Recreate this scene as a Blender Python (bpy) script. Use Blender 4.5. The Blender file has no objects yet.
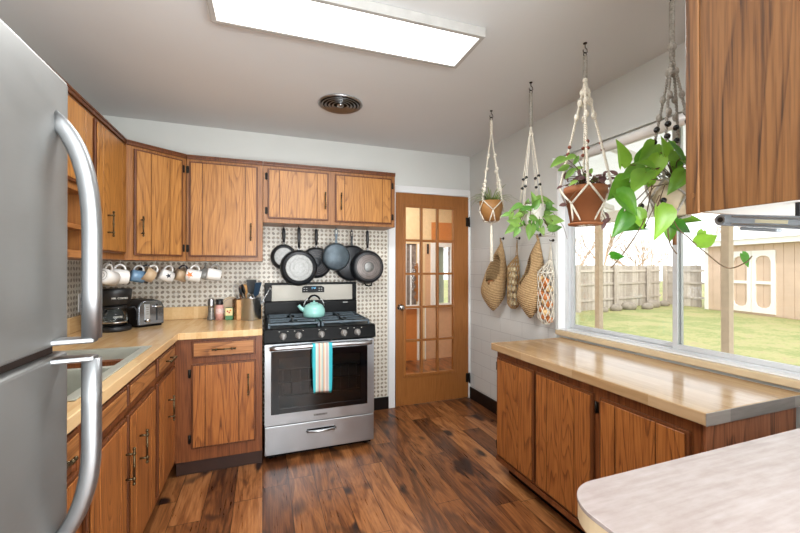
import bpy, bmesh, math, random
from mathutils import Matrix, Vector
random.seed(7)
PI = math.pi
SC = bpy.context.scene
COL = SC.collection

# ------------------------------------------------------------------ camera, world, lights, exposure
cam_d = bpy.data.cameras.new('camera'); cam = bpy.data.objects.new('camera', cam_d); COL.objects.link(cam)
cam_d.sensor_width = 36.0; cam_d.lens = 17.0; cam_d.clip_start = 0.02; cam_d.clip_end = 200
cam.location = (0, 0, 1.32)
cam.rotation_euler = (math.radians(90.165), 0, math.radians(-19.95))
SC.camera = cam

SC.view_settings.view_transform = 'Standard'
SC.view_settings.look = 'None'
SC.view_settings.gamma = 1
SC.view_settings.use_curve_mapping = False
SC.view_settings.exposure = 0.35

W = bpy.data.worlds.new('sky'); SC.world = W; W.use_nodes = True
bg = W.node_tree.nodes['Background']
bg.inputs[0].default_value = (0.95, 0.98, 1.0, 1); bg.inputs[1].default_value = 1.9

def area(name, loc, rot, sx, sy, power, col=(1, 1, 1)):
    l = bpy.data.lights.new(name, 'AREA'); l.shape = 'RECTANGLE'; l.size = sx; l.size_y = sy
    l.energy = power; l.color = col
    o = bpy.data.objects.new(name, l); o.location = loc; o.rotation_euler = rot; COL.objects.link(o); return o
sun_d = bpy.data.lights.new('sun', 'SUN'); sun_d.energy = 1.9; sun_d.angle = 0.03; sun_d.color = (1, .93, .82)
sun = bpy.data.objects.new('sun', sun_d); COL.objects.link(sun); sun.rotation_euler = (math.radians(48), 0, math.radians(-35))
# unseen fill lights added behind the camera to brighten the room
area('rear_fill', (0.3, -2.45, 1.35), (math.radians(90), 0, 0), 2.6, 1.9, 60, (.96, .99, 1))
area('rear_overhead_fill', (0.35, -0.9, 2.40), (0, 0, 0), 1.2, 0.8, 14, (.98, .99, 1))
area('rear_upward_fill', (0.5, -1.2, 1.0), (math.radians(180-30), 0, 0), 2.4, 1.2, 135, (.92, .97, 1))  # added upward fill that brightens the ceiling
area('ceiling_fixture_glow', (0.386, 1.692, 2.395), (0, 0, math.radians(-1)), 1.1, 0.24, 24, (.97, .99, 1))
area('back_room_daylight', (1.3, 4.2, 2.40), (0, 0, 0), 1.6, 1.0, 36, (1, .95, .88))

# ------------------------------------------------------------------ colour + node helpers
def S(r, g, b):
    f = lambda c: (c/255/12.92) if c/255 <= .04045 else ((c/255+.055)/1.055)**2.4
    return (f(r), f(g), f(b), 1)
class NT:
    def __init__(s, name):
        s.m = bpy.data.materials.new(name); s.m.use_nodes = True; s.t = s.m.node_tree
        s.p = s.t.nodes['Principled BSDF']; s.out = s.t.nodes['Material Output']
    def n(s, typ, props=None, **kw):
        nd = s.t.nodes.new('ShaderNode' + typ)
        for k, v in (props or {}).items(): setattr(nd, k, v)
        for k, v in kw.items():
            i = int(k[1:]) if k[0] == 'i' and k[1:].isdigit() else k.replace('_', ' ')
            s.set(nd.inputs[i], v)
        return nd
    def set(s, inp, v):
        if isinstance(v, bpy.types.NodeSocket): s.t.links.new(v, inp)
        elif isinstance(v, bpy.types.Node): s.t.links.new(v.outputs[0], inp)
        else: inp.default_value = v
    def math(s, op, a, b=0.0, c=0.0): return s.n('Math', {'operation': op}, i0=a, i1=b, i2=c).outputs[0]
    def vmath(s, op, a, b=(0, 0, 0)): return s.n('VectorMath', {'operation': op}, i0=a, i1=b).outputs[0]
    def mix(s, f, a, b, blend='MIX'):
        nd = s.t.nodes.new('ShaderNodeMix'); nd.data_type = 'RGBA'; nd.blend_type = blend
        s.set(nd.inputs[0], f); s.set(nd.inputs[6], a); s.set(nd.inputs[7], b); return nd.outputs[2]
    def ramp(s, f, stops):
        nd = s.t.nodes.new('ShaderNodeValToRGB'); s.set(nd.inputs[0], f)
        e = nd.color_ramp.elements
        while len(e) < len(stops): e.new(0.5)
        for el, (p, c) in zip(e, stops): el.position = p; el.color = c if len(c) == 4 else (*c, 1)
        return nd.outputs[0]
    def noise(s, vec, scale, detail=2, rough=.5, dist=0):
        return s.n('TexNoise', None, Vector=vec, Scale=scale, Detail=detail, Roughness=rough, Distortion=dist).outputs[0]
    def obj(s): return s.n('TexCoord').outputs['Object']
    def pos(s): return s.n('NewGeometry').outputs['Position']
    def island(s): return s.n('NewGeometry').outputs['Random Per Island']
    def xyz(s, v):
        nd = s.n('SeparateXYZ', None, i0=v); return nd.outputs[0], nd.outputs[1], nd.outputs[2]
    def comb(s, x, y, z): return s.n('CombineXYZ', None, i0=x, i1=y, i2=z).outputs[0]
    def bump(s, h, strength=.3, dist=.002):
        nd = s.n('Bump', None, Strength=strength, Distance=dist, Height=h); s.set(s.p.inputs['Normal'], nd.outputs[0])
    def base(s, c): s.set(s.p.inputs['Base Color'], c)
    def rough(s, r): s.set(s.p.inputs['Roughness'], r)
def plain(name, col, rough=.5, metal=0, noise=.06, nscale=20, spec=.5, bump=0):
    t = NT(name); v = t.obj()
    n = t.noise(v, nscale, 3)
    k = t.n('MapRange', None, Value=n, From_Min=.3, From_Max=.7, To_Min=1-noise, To_Max=1+noise).outputs[0]
    t.base(t.vmath('MULTIPLY', col[:3], k)); t.rough(rough)
    t.p.inputs['Metallic'].default_value = metal; t.p.inputs['Specular IOR Level'].default_value = spec
    if bump: t.bump(n, bump)
    return t.m
def oak(name, dark, mid, light, rough=.38, freq=9.0, amt=.6, along='z'):
    t = NT(name); v = t.obj()
    isl = t.island(); rnd = t.n('ObjectInfo').outputs['Random']
    off = t.comb(t.math('MULTIPLY', isl, 37), t.math('MULTIPLY', rnd, 23), t.math('MULTIPLY', isl, 11))
    v2 = t.vmath('ADD', v, off)
    st = {'z': (1, 1, .13), 'x': (.13, 1, 1), 'y': (1, .13, 1)}[along]
    sv = t.vmath('MULTIPLY', v2, st)
    n1 = t.noise(sv, 4.5, 2, .45, .3)
    ring = t.math('FRACT', t.math('MULTIPLY', n1, freq*2))
    ringc = t.ramp(ring, [(0, (0, 0, 0)), (.6, (.12, .12, .12)), (.92, (1, 1, 1)), (1, (0, 0, 0))])
    st2 = {'z': (1, 1, .03), 'x': (.03, 1, 1), 'y': (1, .03, 1)}[along]
    pores = t.noise(t.vmath('MULTIPLY', v2, st2), 170, 3, .6)
    pc = t.ramp(pores, [(.38, (1, 1, 1)), (.58, (0, 0, 0))])
    g = t.math('ADD', t.math('MULTIPLY', ringc, amt), t.math('MULTIPLY', pc, .5))
    big = t.noise(sv, 2.0, 3)
    c = t.ramp(g, [(0, light), (.45, mid), (1, dark)])
    tone = t.n('MapRange', None, Value=t.math('ADD', t.math('MULTIPLY', isl, .6), t.math('MULTIPLY', big, .6)), From_Min=.1, From_Max=1.1, To_Min=.82, To_Max=1.16).outputs[0]
    t.base(t.vmath('MULTIPLY', c, tone)); t.rough(rough)
    t.p.inputs['Specular IOR Level'].default_value = .42
    t.bump(g, -.25, .001)
    return t.m

M = {}
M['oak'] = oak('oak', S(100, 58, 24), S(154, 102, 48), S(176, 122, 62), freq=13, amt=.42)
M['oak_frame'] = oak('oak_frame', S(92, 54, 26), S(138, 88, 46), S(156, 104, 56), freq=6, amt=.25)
M['oak_h'] = oak('oak_horizontal', S(98, 58, 28), S(146, 94, 50), S(168, 114, 66), along='x')
M['oak_hy'] = oak('oak_horizontal_side', S(98, 58, 28), S(146, 94, 50), S(168, 114, 66), along='y')
M['oak_edge'] = oak('oak_edge', S(58, 28, 14), S(92, 50, 25), S(110, 62, 32), freq=4, amt=.3)
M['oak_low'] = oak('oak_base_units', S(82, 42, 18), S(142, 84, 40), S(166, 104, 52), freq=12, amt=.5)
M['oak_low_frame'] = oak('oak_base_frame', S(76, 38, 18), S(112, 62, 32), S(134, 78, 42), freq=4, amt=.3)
M['oak_end'] = oak('oak_end_panel', S(92, 52, 30), S(150, 92, 60), S(172, 112, 76), freq=5, amt=.5)
M['oak_big'] = oak('oak_cabinet_side', S(52, 32, 20), S(102, 66, 36), S(118, 80, 46), freq=7, amt=.5)
M['door_oak'] = oak('door_oak', S(104, 62, 28), S(144, 90, 42), S(156, 100, 50), freq=4, amt=.15)
M['kick'] = plain('toe_kick_brown', S(58, 34, 24), .5)
M['gap'] = plain('shadow_gap', S(38, 22, 14), .7)
M['black'] = plain('black_enamel', S(7, 7, 8), .3, nscale=3, spec=.1)
M['blackmat'] = plain('black_plastic', S(24, 25, 27), .42)
M['blackgloss'] = plain('black_glass', S(10, 10, 12), .06)
M['iron'] = plain('cast_iron', S(76, 88, 96), .45, .4, .2, 30)
M['irondark'] = plain('nonstick', S(30, 33, 37), .4, .3, .15, 30)
M['panbottom'] = plain('pan_bottom', S(134, 134, 132), .45, .6, .15, 60)
M['baseb'] = plain('black_baseboard', S(14, 14, 16), .3)
M['white'] = plain('white_trim_paint', S(232, 232, 232), .4, noise=.01)
M['wallp'] = plain('wall_paint', S(207, 208, 204), .75, noise=.015, nscale=3)
M['ceilp'] = plain('ceiling_paint', S(216, 217, 217), .8, noise=.015, nscale=2)
M['brass'] = plain('antique_brass', S(96, 82, 60), .3, .9, .2, 200)
M['hinge'] = plain('hinge_metal', S(46, 40, 34), .4, .7)
M['chrome'] = plain('chrome', S(200, 198, 194), .12, 1, .02)
M['steel2'] = plain('polished_steel', S(180, 182, 184), .3, 1, .04)
M['alu'] = plain('window_aluminium', S(206, 208, 210), .4, .15, .03)
M['rope'] = plain('cotton_cord', S(214, 206, 190), .9, noise=.2, nscale=150, bump=.4)
M['ropegrey'] = plain('grey_cotton_cord', S(150, 144, 134), .9, noise=.3, nscale=150, bump=.4)
M['bead'] = plain('black_bead', S(22, 20, 20), .25)
M['beadbrown'] = plain('brown_wood_bead', S(120, 58, 34), .35)
M['terracotta'] = plain('terracotta', S(146, 88, 50), .7, noise=.12, nscale=12)
M['potwood'] = plain('tan_pot', S(156, 110, 60), .6, noise=.1)
M['potwhite'] = plain('white_pot', S(226, 222, 214), .4)
M['potbeige'] = plain('beige_pot', S(176, 160, 132), .55)
M['panring'] = plain('pan_ring', S(84, 80, 80), .4, .5)
M['pandisc'] = plain('pan_disc', S(112, 104, 100), .4, .4, .15, 40)
M['soil'] = plain('soil', S(48, 34, 24), .95, noise=.3, nscale=60)
M['mint'] = plain('mint_enamel', S(146, 200, 192), .18, noise=.02)
M['ceramic'] = plain('white_ceramic', S(240, 239, 236), .2, noise=.02)
M['ceramicin'] = plain('grey_glaze', S(150, 148, 142), .25, noise=.02)
M['blueglz'] = plain('blue_glaze', S(112, 146, 176), .25, noise=.1, nscale=40)
M['darkglz'] = plain('dark_glaze', S(64, 66, 76), .25)
M['redglz'] = plain('red_print', S(176, 54, 40), .4)
M['orange'] = plain('orange_print', S(222, 122, 38), .4, noise=.15)
M['tan'] = plain('tan_glaze', S(190, 164, 132), .3)
M['jute'] = plain('jute', S(170, 136, 92), .95, noise=.15, nscale=80)
M['onion'] = plain('onion_skin', S(206, 126, 66), .4, noise=.25, nscale=20)
M['shallot'] = plain('pale_onion', S(224, 186, 130), .45, noise=.15, nscale=20)
M['garlic'] = plain('garlic_skin', S(222, 208, 172), .6, noise=.1)
M['potato'] = plain('potato_skin', S(150, 96, 52), .7, noise=.2)
M['glassy'] = plain('grey_glass', S(150, 150, 146), .15)
M['pink'] = plain('pink_salt', S(214, 160, 150), .6, noise=.25, nscale=200)
M['pepper'] = plain('peppercorn', S(128, 124, 118), .3, .4, .6, 160)
M['spicegreen'] = plain('label_green', S(70, 120, 80), .5)
M['spicecream'] = plain('label_cream', S(226, 206, 150), .5)
M['paper'] = plain('white_label', S(230, 228, 220), .5)
M['bamboo'] = plain('bamboo', S(198, 148, 92), .5, noise=.15, nscale=30)
M['blueplastic'] = plain('navy_silicone', S(40, 62, 84), .4)
M['rawalu'] = plain('dull_grey_alloy', S(116, 120, 124), .5, .2, .1)
def boards():
    t = NT('weathered_board'); isl = t.island(); n = t.noise(t.vmath('MULTIPLY', t.obj(), (1, 1, .15)), 12, 3)
    t.base(t.ramp(t.math('ADD', t.math('MULTIPLY', isl, .6), t.math('MULTIPLY', n, .5)), [(.2, S(160, 148, 138)), (.8, S(204, 194, 184))])); t.rough(.9); return t.m
M['fence'] = boards()
M['shed'] = plain('tan_siding', S(206, 180, 160), .9, noise=.05, nscale=3)
M['outwhite'] = plain('outdoor_white_paint', S(236, 232, 226), .7, noise=.02)
M['post'] = plain('timber_post', S(214, 192, 170), .8)
M['rust'] = plain('rusty_metal', S(120, 84, 54), .6, .4, .4, 25)
M['bark'] = plain('bare_bark', S(196, 168, 146), .95)
M['rock'] = plain('rock', S(150, 140, 128), .95, noise=.25, nscale=4)
M['concrete'] = plain('patio_concrete', S(196, 190, 180), .9, noise=.1, nscale=3)
M['panelorange'] = plain('orange_oak_panel', S(196, 122, 62), .5)
M['beigewall'] = plain('beige_wall', S(214, 186, 146), .8)
M['pinkwall'] = plain('peach_wall', S(206, 164, 130), .8)
M['brickgrey'] = plain('grey_brick', S(130, 116, 108), .9, noise=.35, nscale=25)
M['teal'] = plain('teal_cloth', S(58, 170, 178), .9)

def stainless(name, col=S(176, 180, 184), rough=.34, smudge=.12, brushed=True):
    t = NT(name); v = t.obj()
    n = t.noise(v, 5, 6, .6, .8)
    br = t.noise(t.vmath('MULTIPLY', v, (1, 1, 90) if brushed else (90, 1, 1)), 6, 2)
    k = t.math('ADD', t.math('MULTIPLY', n, .3), .85)
    t.base(t.vmath('MULTIPLY', col[:3], k)); t.p.inputs['Metallic'].default_value = 1
    t.rough(t.math('ADD', t.math('ADD', t.math('MULTIPLY', n, smudge*2), rough-smudge), t.math('MULTIPLY', br, .05)))
    return t.m
M['steel'] = stainless('brushed_stainless')
M['fridge'] = stainless('fridge_stainless', S(132, 132, 130), .46, .2)
M['fridge'].node_tree.nodes['Principled BSDF'].inputs['Metallic'].default_value = .6
M['handle_steel'] = stainless('fridge_handle_steel', S(156, 158, 160), .42, .05)
M['sink'] = plain('sink_steel', S(176, 178, 166), .35, .2, .05)

def floor_mat():
    t = NT('walnut_planks'); x, y, z = t.xyz(t.pos())
    col = t.math('FLOOR', t.math('DIVIDE', x, .152))
    r1 = t.n('TexWhiteNoise', {'noise_dimensions': '1D'}, W=col).outputs[0]
    yy = t.math('ADD', t.math('DIVIDE', y, 1.25), t.math('MULTIPLY', r1, 7))
    row = t.math('FLOOR', yy)
    r2 = t.n('TexWhiteNoise', {'noise_dimensions': '2D'}, Vector=t.comb(col, row, 0)).outputs[0]
    p = t.comb(t.math('ADD', x, t.math('MULTIPLY', r2, 31)), t.math('ADD', y, t.math('MULTIPLY', r2, 57)), 0)
    sv = t.vmath('MULTIPLY', p, (1, .15, 1))
    n1 = t.noise(sv, 8, 4, .6, .9)
    ring = t.math('PINGPONG', t.math('MULTIPLY', n1, 9), 1)
    fine = t.noise(t.vmath('MULTIPLY', p, (1, .05, 1)), 110, 3, .6)
    knot = t.noise(t.vmath('MULTIPLY', p, (1, .5, 1)), 7.5, 1, .4, .4)
    kn = t.ramp(knot, [(.60, (0, 0, 0)), (.70, (1, 1, 1))])
    g = t.math('ADD', t.math('MULTIPLY', ring, .26), t.math('ADD', t.math('MULTIPLY', fine, .50), t.math('MULTIPLY', r2, .36)))
    c = t.ramp(g, [(.2, S(56, 30, 18)), (.42, S(98, 58, 33)), (.62, S(138, 86, 48)), (.9, S(182, 124, 76))])
    c = t.mix(kn, c, S(44, 28, 24))
    fx = t.math('ABSOLUTE', t.math('SUBTRACT', t.math('FRACT', t.math('DIVIDE', x, .152)), .5))
    fy = t.math('ABSOLUTE', t.math('SUBTRACT', t.math('FRACT', yy), .5))
    gap = t.math('MAXIMUM', t.math('GREATER_THAN', fx, .488), t.math('GREATER_THAN', fy, .4985))
    c = t.mix(t.math('MULTIPLY', gap, .8), c, S(36, 20, 14))
    t.base(c); t.rough(t.math('ADD', t.math('MULTIPLY', fine, .16), .22))
    t.p.inputs['Specular IOR Level'].default_value = .45
    t.bump(t.math('SUBTRACT', fine, gap), .15, .001)
    return t.m
M['floor'] = floor_mat()

def petal_mat():
    t = NT('petal_tile'); x, y, z = t.xyz(t.pos())
    u = t.math('DIVIDE', t.math('ADD', x, y), .037); w = t.math('DIVIDE', z, .037)
    i = t.math('FLOOR', u); j = t.math('FLOOR', w)
    a = t.math('SUBTRACT', t.math('FRACT', u), .5); b = t.math('SUBTRACT', t.math('FRACT', w), .5)
    par = t.math('FLOORED_MODULO', t.math('ADD', i, j), 2.0)
    sg = t.math('SUBTRACT', t.math('MULTIPLY', par, 2), 1)
    sa = t.math('MULTIPLY', a, sg)
    p = t.math('MULTIPLY', t.math('ADD', sa, b), .7071); q = t.math('MULTIPLY', t.math('SUBTRACT', sa, b), .7071)
    e = t.math('ADD', t.math('POWER', t.math('DIVIDE', t.math('ABSOLUTE', p), .41), 2), t.math('POWER', t.math('DIVIDE', t.math('ABSOLUTE', q), .29), 2))
    inside = t.ramp(e, [(.72, (1, 1, 1)), (1.0, (0, 0, 0))])
    rim = t.ramp(e, [(.3, (0, 0, 0)), (.6, (1, 1, 1))])
    rnd = t.n('TexWhiteNoise', {'noise_dimensions': '2D'}, Vector=t.comb(i, j, 0)).outputs[0]
    pc = t.ramp(rnd, [(0, S(142, 126, 106)), (.5, S(160, 148, 130)), (1, S(122, 110, 98))])
    pc = t.mix(t.math('MULTIPLY', rim, .15), pc, S(92, 80, 70))
    # small rosette every fourth crossing
    cu = t.math('SUBTRACT', t.math('FRACT', t.math('DIVIDE', u, 4)), .5); cw = t.math('SUBTRACT', t.math('FRACT', t.math('DIVIDE', w, 4)), .5)
    rr = t.math('SQRT', t.math('ADD', t.math('MULTIPLY', cu, cu), t.math('MULTIPLY', cw, cw)))
    ringm = t.ramp(rr, [(.07, (0, 0, 0)), (.09, (1, 1, 1)), (.12, (1, 1, 1)), (.14, (0, 0, 0))])
    c = t.mix(inside, S(224, 218, 206), pc)
    c = t.mix(t.math('MULTIPLY', ringm, .35), c, S(110, 102, 94))
    gl = t.math('MAXIMUM', t.math('GREATER_THAN', t.math('ABSOLUTE', t.math('SUBTRACT', t.math('FRACT', t.math('DIVIDE', u, 4)), .5)), .492),
                t.math('GREATER_THAN', t.math('ABSOLUTE', t.math('SUBTRACT', t.math('FRACT', t.math('DIVIDE', w, 4)), .5)), .492))
    c = t.mix(t.math('MULTIPLY', gl, .35), c, S(150, 142, 132))
    n = t.noise(t.pos(), 9, 3)
    c = t.mix(t.math('MULTIPLY', n, .25), c, S(196, 184, 166))
    t.base(c); t.rough(.4); return t.m
M['petal'] = petal_mat()

def painted_block():
    t = NT('white_painted_block'); x, y, z = t.xyz(t.pos())
    br = t.n('TexBrick', {'offset': .5}, Vector=t.comb(y, z, 0), Color1=(1, 1, 1, 1), Color2=(1, 1, 1, 1), Mortar=(0, 0, 0, 1), Scale=1.0, Mortar_Size=.0022, Mortar_Smooth=.3, Brick_Width=.30, Row_Height=.125)
    c = t.mix(br.outputs[0], S(184, 184, 182), S(214, 215, 212)); t.base(c); t.rough(.45)
    t.bump(br.outputs[0], .5, .003); return t.m
M['block'] = painted_block()

def butcher(name, a, b, c3, rough=.16, along='x', strip=.045):
    t = NT(name); x, y, z = t.xyz(t.pos())
    if along == 'y': x, y = y, x
    row = t.math('FLOOR', t.math('DIVIDE', y, strip))
    r1 = t.n('TexWhiteNoise', {'noise_dimensions': '1D'}, W=row).outputs[0]
    colm = t.math('FLOOR', t.math('ADD', t.math('DIVIDE', x, .38), t.math('MULTIPLY', r1, 5)))
    r2 = t.n('TexWhiteNoise', {'noise_dimensions': '2D'}, Vector=t.comb(row, colm, 0)).outputs[0]
    v = t.comb(t.math('ADD', t.math('MULTIPLY', x, .08), t.math('MULTIPLY', r2, 9)), y, z)
    g = t.noise(v, 60, 3, .6)
    f = t.math('ADD', t.math('MULTIPLY', g, .6), t.math('MULTIPLY', r2, .4))
    t.base(t.ramp(f, [(.2, a), (.5, b), (.8, c3)])); t.rough(rough)
    t.p.inputs['Specular IOR Level'].default_value = .5
    return t.m
M['counter'] = butcher('butcher_block_laminate', S(206, 164, 112), S(219, 183, 133), S(226, 194, 146), .18, 'y', .03)
M['counter_y'] = butcher('butcher_block_laminate_side', S(182, 134, 80), S(212, 170, 116), S(226, 190, 140), .2, 'y')
M['counter_r'] = butcher('butcher_block_window', S(158, 124, 86), S(178, 146, 108), S(190, 160, 124), .12, 'y')
M['counter_cut'] = butcher('weathered_counter_end', S(112, 106, 102), S(144, 138, 132), S(164, 156, 148), .4, 'x', .2)
M['sillwood'] = plain('sill_wood', S(208, 186, 152), .5, noise=.05)
def laminate():
    t = NT('pale_pink_laminate'); v = t.pos()
    g = t.noise(t.vmath('MULTIPLY', v, (.35, 1, 1)), 40, 4, .6); g2 = t.noise(t.vmath('MULTIPLY', v, (.06, 1, 1)), 90, 2)
    f = t.math('ADD', t.math('MULTIPLY', g, .6), t.math('MULTIPLY', g2, .4))
    t.base(t.ramp(f, [(.3, S(144, 130, 126)), (.55, S(160, 148, 144)), (.75, S(168, 158, 155))])); t.rough(.24); return t.m
M['laminate'] = laminate()

def emis(name, col, s):
    t = NT(name); t.p.inputs['Emission Color'].default_value = col; t.p.inputs['Emission Strength'].default_value = s
    n = t.noise(t.obj(), 2, 1); t.base(t.mix(t.math('MULTIPLY', n, .02), col, (1, 1, 1, 1))); return t.m
M['diffuser'] = emis('lamp_diffuser', (1, .99, .97, 1), 2.4)
M['lcd'] = emis('lcd_display', S(110, 190, 230), .8)

def glass(name, tint=(.97, .98, .98, 1), refl=.06):
    t = NT(name); t.t.nodes.remove(t.p)
    tr = t.n('BsdfTransparent', None, Color=tint); gl = t.n('BsdfGlossy', None, Roughness=.02)
    fr = t.n('Fresnel', None, IOR=1.35)
    sm = t.noise(t.pos(), 5, 2)
    f = t.math('MULTIPLY', fr.outputs[0], t.math('ADD', t.math('MULTIPLY', sm, .3), .75))
    mx = t.t.nodes.new('ShaderNodeMixShader'); t.set(mx.inputs[0], f); t.t.links.new(tr.outputs[0], mx.inputs[1]); t.t.links.new(gl.outputs[0], mx.inputs[2])
    t.t.links.new(mx.outputs[0], t.out.inputs[0]); return t.m
M['glass'] = glass('window_glass')
M['jarglass'] = glass('jar_glass', (.85, .88, .88, 1))
def smoked():
    t = NT('oven_window_glass'); t.t.nodes.remove(t.p)
    tr = t.n('BsdfTransparent', None, Color=(.6, .59, .58, 1)); gl = t.n('BsdfGlossy', None, Roughness=.05)
    fr = t.n('Fresnel', None, IOR=1.5); n = t.noise(t.obj(), 3, 1)
    f = t.math('MULTIPLY', fr.outputs[0], t.math('ADD', t.math('MULTIPLY', n, .1), .95))
    mx = t.t.nodes.new('ShaderNodeMixShader'); t.set(mx.inputs[0], f); t.t.links.new(tr.outputs[0], mx.inputs[1]); t.t.links.new(gl.outputs[0], mx.inputs[2])
    t.t.links.new(mx.outputs[0], t.out.inputs[0]); return t.m
M['smoked'] = smoked()

def leafmat(name, a, b, trans=.3):
    t = NT(name); isl = t.island(); n = t.noise(t.obj(), 14, 3)
    f = t.math('ADD', t.math('MULTIPLY', isl, .6), t.math('MULTIPLY', n, .4))
    c = t.ramp(f, [(.2, a), (.8, b)]); t.base(c); t.rough(.32)
    tl = t.n('BsdfTranslucent', None, Color=c)
    mx = t.t.nodes.new('ShaderNodeMixShader'); mx.inputs[0].default_value = trans
    t.t.links.new(t.p.outputs[0], mx.inputs[1]); t.t.links.new(tl.outputs[0], mx.inputs[2]); t.t.links.new(mx.outputs[0], t.out.inputs[0]); return t.m
M['leaf'] = leafmat('pothos_leaf', S(56, 118, 32), S(150, 196, 70), .38)
M['leafdim'] = leafmat('green_leaf', S(88, 140, 56), S(164, 204, 104), .4)
M['leafpale'] = leafmat('variegated_leaf', S(104, 150, 92), S(176, 204, 140), .3)
M['leafpurple'] = leafmat('purple_leaf', S(96, 60, 66), S(132, 100, 96), .2)
M['grassblade'] = leafmat('spider_plant_blade', S(92, 120, 52), S(160, 178, 96), .3)
M['stem'] = plain('vine_stem', S(88, 66, 40), .6)
M['stemgreen'] = plain('green_stem', S(118, 142, 62), .6)
def grass_mat():
    t = NT('lawn'); v = t.pos(); n = t.noise(v, .7, 6, .75); n2 = t.noise(v, 14, 4, .7)
    f = t.math('ADD', t.math('MULTIPLY', n, .65), t.math('MULTIPLY', n2, .35))
    x, y, z = t.xyz(v)
    t.base(t.ramp(f, [(.34, S(156, 136, 110)), (.46, S(166, 160, 110)), (.56, S(130, 140, 84)), (.72, S(172, 160, 118))])); t.rough(.95); t.bump(n2, .6, .05); return t.m
M['grass'] = grass_mat()
def patio_roof():
    t = NT('white_patio_sheet'); n = t.noise(t.obj(), 5, 1); c = t.mix(n, (.93, .93, .92, 1), (.85, .85, .84, 1)); t.base(c)
    tl = t.n('BsdfTranslucent', None, Color=c); mx = t.t.nodes.new('ShaderNodeMixShader'); mx.inputs[0].default_value = .55
    t.t.links.new(t.p.outputs[0], mx.inputs[1]); t.t.links.new(tl.outputs[0], mx.inputs[2]); t.t.links.new(mx.outputs[0], t.out.inputs[0]); return t.m
M['sheet'] = patio_roof()
def towel():
    t = NT('striped_towel'); x, y, z = t.xyz(t.pos())
    u = t.math('DIVIDE', t.math('SUBTRACT', x, .318), .136)
    t.base(t.ramp(u, [(0, S(60, 176, 186)), (.15, S(60, 176, 186)), (.17, S(214, 214, 200)), (.28, S(170, 190, 180)), (.34, S(196, 130, 120)), (.4, S(216, 210, 190)), (.5, S(150, 176, 176)), (.56, S(206, 150, 110)), (.62, S(218, 214, 200)), (.72, S(180, 150, 150)), (.8, S(200, 206, 196)), (.84, S(48, 168, 182)), (1, S(48, 168, 182))])); t.rough(.95); t.bump(t.noise(t.pos(), 300, 2), .4, .002); return t.m
M['towel'] = towel()
def weave():
    t = NT('woven_jute'); v = t.obj(); x, y, z = t.xyz(v)
    w = t.math('SINE', t.math('MULTIPLY', t.math('ADD', z, t.math('MULTIPLY', y, .35)), 480))
    n = t.noise(v, 120, 2)
    f = t.math('ADD', t.math('MULTIPLY', w, .35), t.math('MULTIPLY', n, .9))
    t.base(t.ramp(f, [(.1, S(140, 108, 70)), (.5, S(194, 158, 112)), (.9, S(214, 182, 136))])); t.rough(.95); t.bump(w, .8, .004); return t.m
M['weave'] = weave()

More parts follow.
